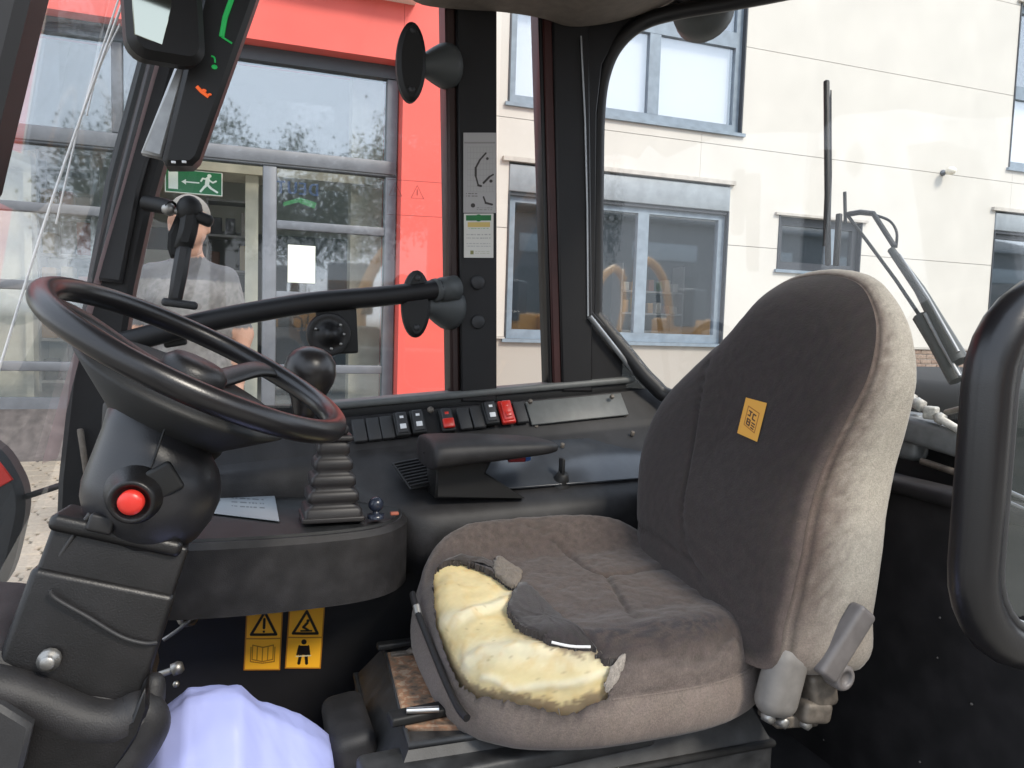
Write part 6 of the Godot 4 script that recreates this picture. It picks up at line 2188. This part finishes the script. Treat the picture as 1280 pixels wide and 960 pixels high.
func nets(bones: Array, cell: float, blend: float, tint: Callable, m: MB) -> void:
	var lo := V(1e9, 1e9, 1e9)
	var hi := -lo
	for b in bones:
		var r := maxf(b[2], b[3]) + cell * 2.0
		lo = lo.min(b[0] - V(r, r, r)).min(b[1] - V(r, r, r))
		hi = hi.max(b[0] + V(r, r, r)).max(b[1] + V(r, r, r))
	var n := Vector3i(((hi - lo) / cell).ceil()) + Vector3i.ONE
	var field := PackedFloat32Array()
	field.resize(n.x * n.y * n.z)
	field.fill(0.0)
	# smooth minimum: sum of exponentials, visited only near each bone
	for b in bones:
		var r := maxf(b[2], b[3]) + 4.0 * blend + cell
		var a0 := Vector3i(((Vector3(b[0]).min(b[1]) - V(r, r, r) - lo) / cell).floor()).max(Vector3i.ZERO)
		var a1 := Vector3i(((Vector3(b[0]).max(b[1]) + V(r, r, r) - lo) / cell).ceil()).min(n - Vector3i.ONE)
		for z in range(a0.z, a1.z + 1):
			for y in range(a0.y, a1.y + 1):
				for x in range(a0.x, a1.x + 1):
					var d := capsule(lo + V(x, y, z) * cell, b[0], b[1], b[2], b[3])
					if d < 4.0 * blend:
						field[x + n.x * (y + n.y * z)] += exp(-d / blend)
	for i in field.size():
		field[i] = -blend * log(maxf(field[i], 1e-9))
	var at := {}
	for z in n.z - 1:
		for y in n.y - 1:
			for x in n.x - 1:
				var s := V(0, 0, 0)
				var c := 0
				var i0 := x + n.x * (y + n.y * z)
				var first := field[i0] < 0
				var mixed := false
				for k in 8:
					if (field[i0 + (k & 1) + n.x * ((k >> 1 & 1) + n.y * (k >> 2 & 1))] < 0) != first:
						mixed = true
						break
				if not mixed:
					continue
				for e in [[0, 1], [2, 3], [4, 5], [6, 7], [0, 2], [1, 3], [4, 6], [5, 7], [0, 4], [1, 5], [2, 6], [3, 7]]:
					var pa := Vector3i(e[0] & 1, e[0] >> 1 & 1, e[0] >> 2 & 1)
					var pb := Vector3i(e[1] & 1, e[1] >> 1 & 1, e[1] >> 2 & 1)
					var fa := field[i0 + pa.x + n.x * (pa.y + n.y * pa.z)]
					var fb := field[i0 + pb.x + n.x * (pb.y + n.y * pb.z)]
					if (fa < 0) != (fb < 0):
						s += Vector3(pa).lerp(Vector3(pb), fa / (fa - fb))
						c += 1
				at[Vector3i(x, y, z)] = lo + (V(x, y, z) + s / c) * cell
	m.st.set_smooth_group(1)
	for v in at:
		var i0: int = v.x + n.x * (v.y + n.y * v.z)
		for ax in 3:
			var step := Vector3i.ZERO
			step[ax] = 1
			var f0 := field[i0] < 0
			var f1 := field[i0 + step.x + n.x * (step.y + n.y * step.z)] < 0
			if f0 == f1:
				continue
			var u := Vector3i.ZERO
			u[(ax + 1) % 3] = 1
			var w := Vector3i.ZERO
			w[(ax + 2) % 3] = 1
			var q := [v, v - u, v - u - w, v - w]
			if not (at.has(q[1]) and at.has(q[2]) and at.has(q[3])):
				continue
			var order := [0, 1, 2, 0, 2, 3] if f0 else [0, 2, 1, 0, 3, 2]
			for o in order:
				var p: Vector3 = at[q[o]]
				m.st.set_color(tint.call(p))
				m.st.add_vertex(p)

func build_person() -> void:
	var o := thing("person", "person in a grey T-shirt standing outside at the showroom door", "person", "", V(-0.2, 0, -4.05))
	# hips to head in metres, facing the cab (+z)
	var hipl := V(0.095, 0.93, 0)
	var hipr := V(-0.095, 0.93, 0)
	var shl := V(0.168, 1.44, -0.01)
	var shr := V(-0.168, 1.44, -0.01)
	var ell := V(0.245, 1.17, -0.03)
	var elr := V(-0.245, 1.17, -0.03)
	var wrl := V(0.225, 0.93, 0.08)
	var wrr := V(-0.225, 0.93, 0.08)
	var bones := [
		[V(-0.06, 1.0, 0), V(0.06, 1.0, 0), 0.13, 0.13], [V(0, 1.0, 0.005), V(0, 1.2, 0.01), 0.135, 0.14],
		[V(-0.07, 1.33, 0), V(0.07, 1.33, 0), 0.125, 0.125], [V(-0.08, 1.2, 0.005), V(0.08, 1.2, 0.005), 0.115, 0.115],
		[V(-0.1, 1.45, -0.01), V(0, 1.485, -0.01), 0.06, 0.06], [V(0.1, 1.45, -0.01), V(0, 1.485, -0.01), 0.06, 0.06], [V(0, 1.45, -0.01), V(0, 1.6, 0.01), 0.062, 0.055],
		[hipl, V(0.105, 0.5, 0.01), 0.1, 0.066], [V(0.105, 0.5, 0.01), V(0.11, 0.1, -0.02), 0.066, 0.046],
		[hipr, V(-0.105, 0.5, 0.01), 0.1, 0.066], [V(-0.105, 0.5, 0.01), V(-0.11, 0.1, -0.02), 0.066, 0.046],
		[V(0.11, 0.05, -0.04), V(0.13, 0.04, 0.15), 0.045, 0.04], [V(-0.11, 0.05, -0.04), V(-0.13, 0.04, 0.15), 0.045, 0.04],
		[shl, ell, 0.058, 0.047], [ell, wrl, 0.043, 0.03], [shr, elr, 0.058, 0.047], [elr, wrr, 0.043, 0.03],
	]
	var cloth := func(p: Vector3) -> Color:
		var k := seat_noise.get_noise_3d(p.x * 3.0, p.y * 3.0, p.z * 3.0)
		if p.y > 1.535: return Color(0.36, 0.2, 0.14)
		if p.y < 0.085: return Color(0.03, 0.03, 0.03)
		if p.y < 0.98 and absf(p.x) < 0.2: return Color(0.27, 0.25, 0.22) * (1.0 + 0.3 * k)
		if absf(p.x) > 0.195 and p.y < 1.2: return Color(0.36, 0.2, 0.14)
		if p.y > 1.42 or absf(p.x) > 0.2 and p.y < 1.26: return Color(0.075, 0.075, 0.08) * (1.0 + 0.3 * k)
		return Color(0.14, 0.133, 0.128) * (1.0 + 0.5 * k)
	var m := MB.new()
	nets(bones, 0.016, 0.014, cloth, m)
	# hands: palm, four fingers, thumb
	for s in [1.0, -1.0]:
		var w: Vector3 = wrl if s > 0 else wrr
		var hand := [[w, w + V(-0.004 * s, -0.05, 0.02), 0.026, 0.027], [w + V(-0.004 * s, -0.05, 0.005), w + V(-0.006 * s, -0.085, 0.045), 0.02, 0.02]]
		for i in 4:
			var root := w + V(-0.004 * s, -0.082 + 0.004 * absf(i - 1.5), 0.0 + 0.02 * i)
			var lenf: float = [0.034, 0.042, 0.044, 0.036][i]
			var mid := root + V(-0.008 * s, -lenf, 0.006)
			hand.append([root, mid, 0.0095, 0.0088])
			hand.append([mid, mid + V(-0.018 * s, -lenf * 0.7, 0.004), 0.0088, 0.0075])
		var th := w + V(-0.006 * s, -0.03, 0.035)
		hand.append([th, th + V(-0.012 * s, -0.03, 0.03), 0.0125, 0.0105])
		hand.append([th + V(-0.012 * s, -0.03, 0.03), th + V(-0.018 * s, -0.058, 0.036), 0.0105, 0.0085])
		nets(hand, 0.005, 0.0035, func(_p: Vector3) -> Color: return Color(0.36, 0.2, 0.14), m)
	# head
	var h := V(0, 1.69, 0.02)
	var head := [[h + V(0, 0.03, -0.02), h + V(0, 0.035, -0.01), 0.092, 0.09], [h + V(0, 0.0, 0.02), h + V(0, -0.075, 0.055), 0.068, 0.042], [h + V(-0.03, -0.05, 0.03), h + V(0.03, -0.05, 0.03), 0.045, 0.045], [h + V(0, 0.01, 0.092), h + V(0, -0.03, 0.112), 0.01, 0.016], [h + V(-0.018, -0.067, 0.093), h + V(0.018, -0.067, 0.093), 0.008, 0.008], [h + V(-0.078, 0.005, 0.0), h + V(-0.082, -0.03, 0.0), 0.016, 0.012], [h + V(0.078, 0.005, 0.0), h + V(0.082, -0.03, 0.0), 0.016, 0.012], [h + V(0, -0.12, 0), h + V(0, -0.06, 0.0), 0.058, 0.058], [h + V(-0.05, 0.02, 0.078), h + V(0.05, 0.02, 0.078), 0.012, 0.012]]
	nets(head, 0.006, 0.008, func(p: Vector3) -> Color:
		if absf(absf(p.x) - 0.032) < 0.013 and absf(p.y - h.y) < 0.008 and p.z > 0.08: return Color(0.06, 0.05, 0.05)
		if absf(p.y - h.y + 0.067) < 0.006 and absf(p.x) < 0.026 and p.z > 0.1: return Color(0.4, 0.16, 0.13)
		return Color(0.36, 0.2, 0.14), m)
	obj("body", m.done(), M.person, o)
	m = MB.new()
	nets([[h + V(0, 0.048, -0.028), h + V(0, 0.05, -0.012), 0.094, 0.09], [h + V(0, -0.02, -0.06), h + V(0, 0.03, -0.05), 0.068, 0.08]], 0.007, 0.008, func(_p: Vector3) -> Color: return Color.WHITE, m)
	obj("hair", m.done(), M.hair, o)
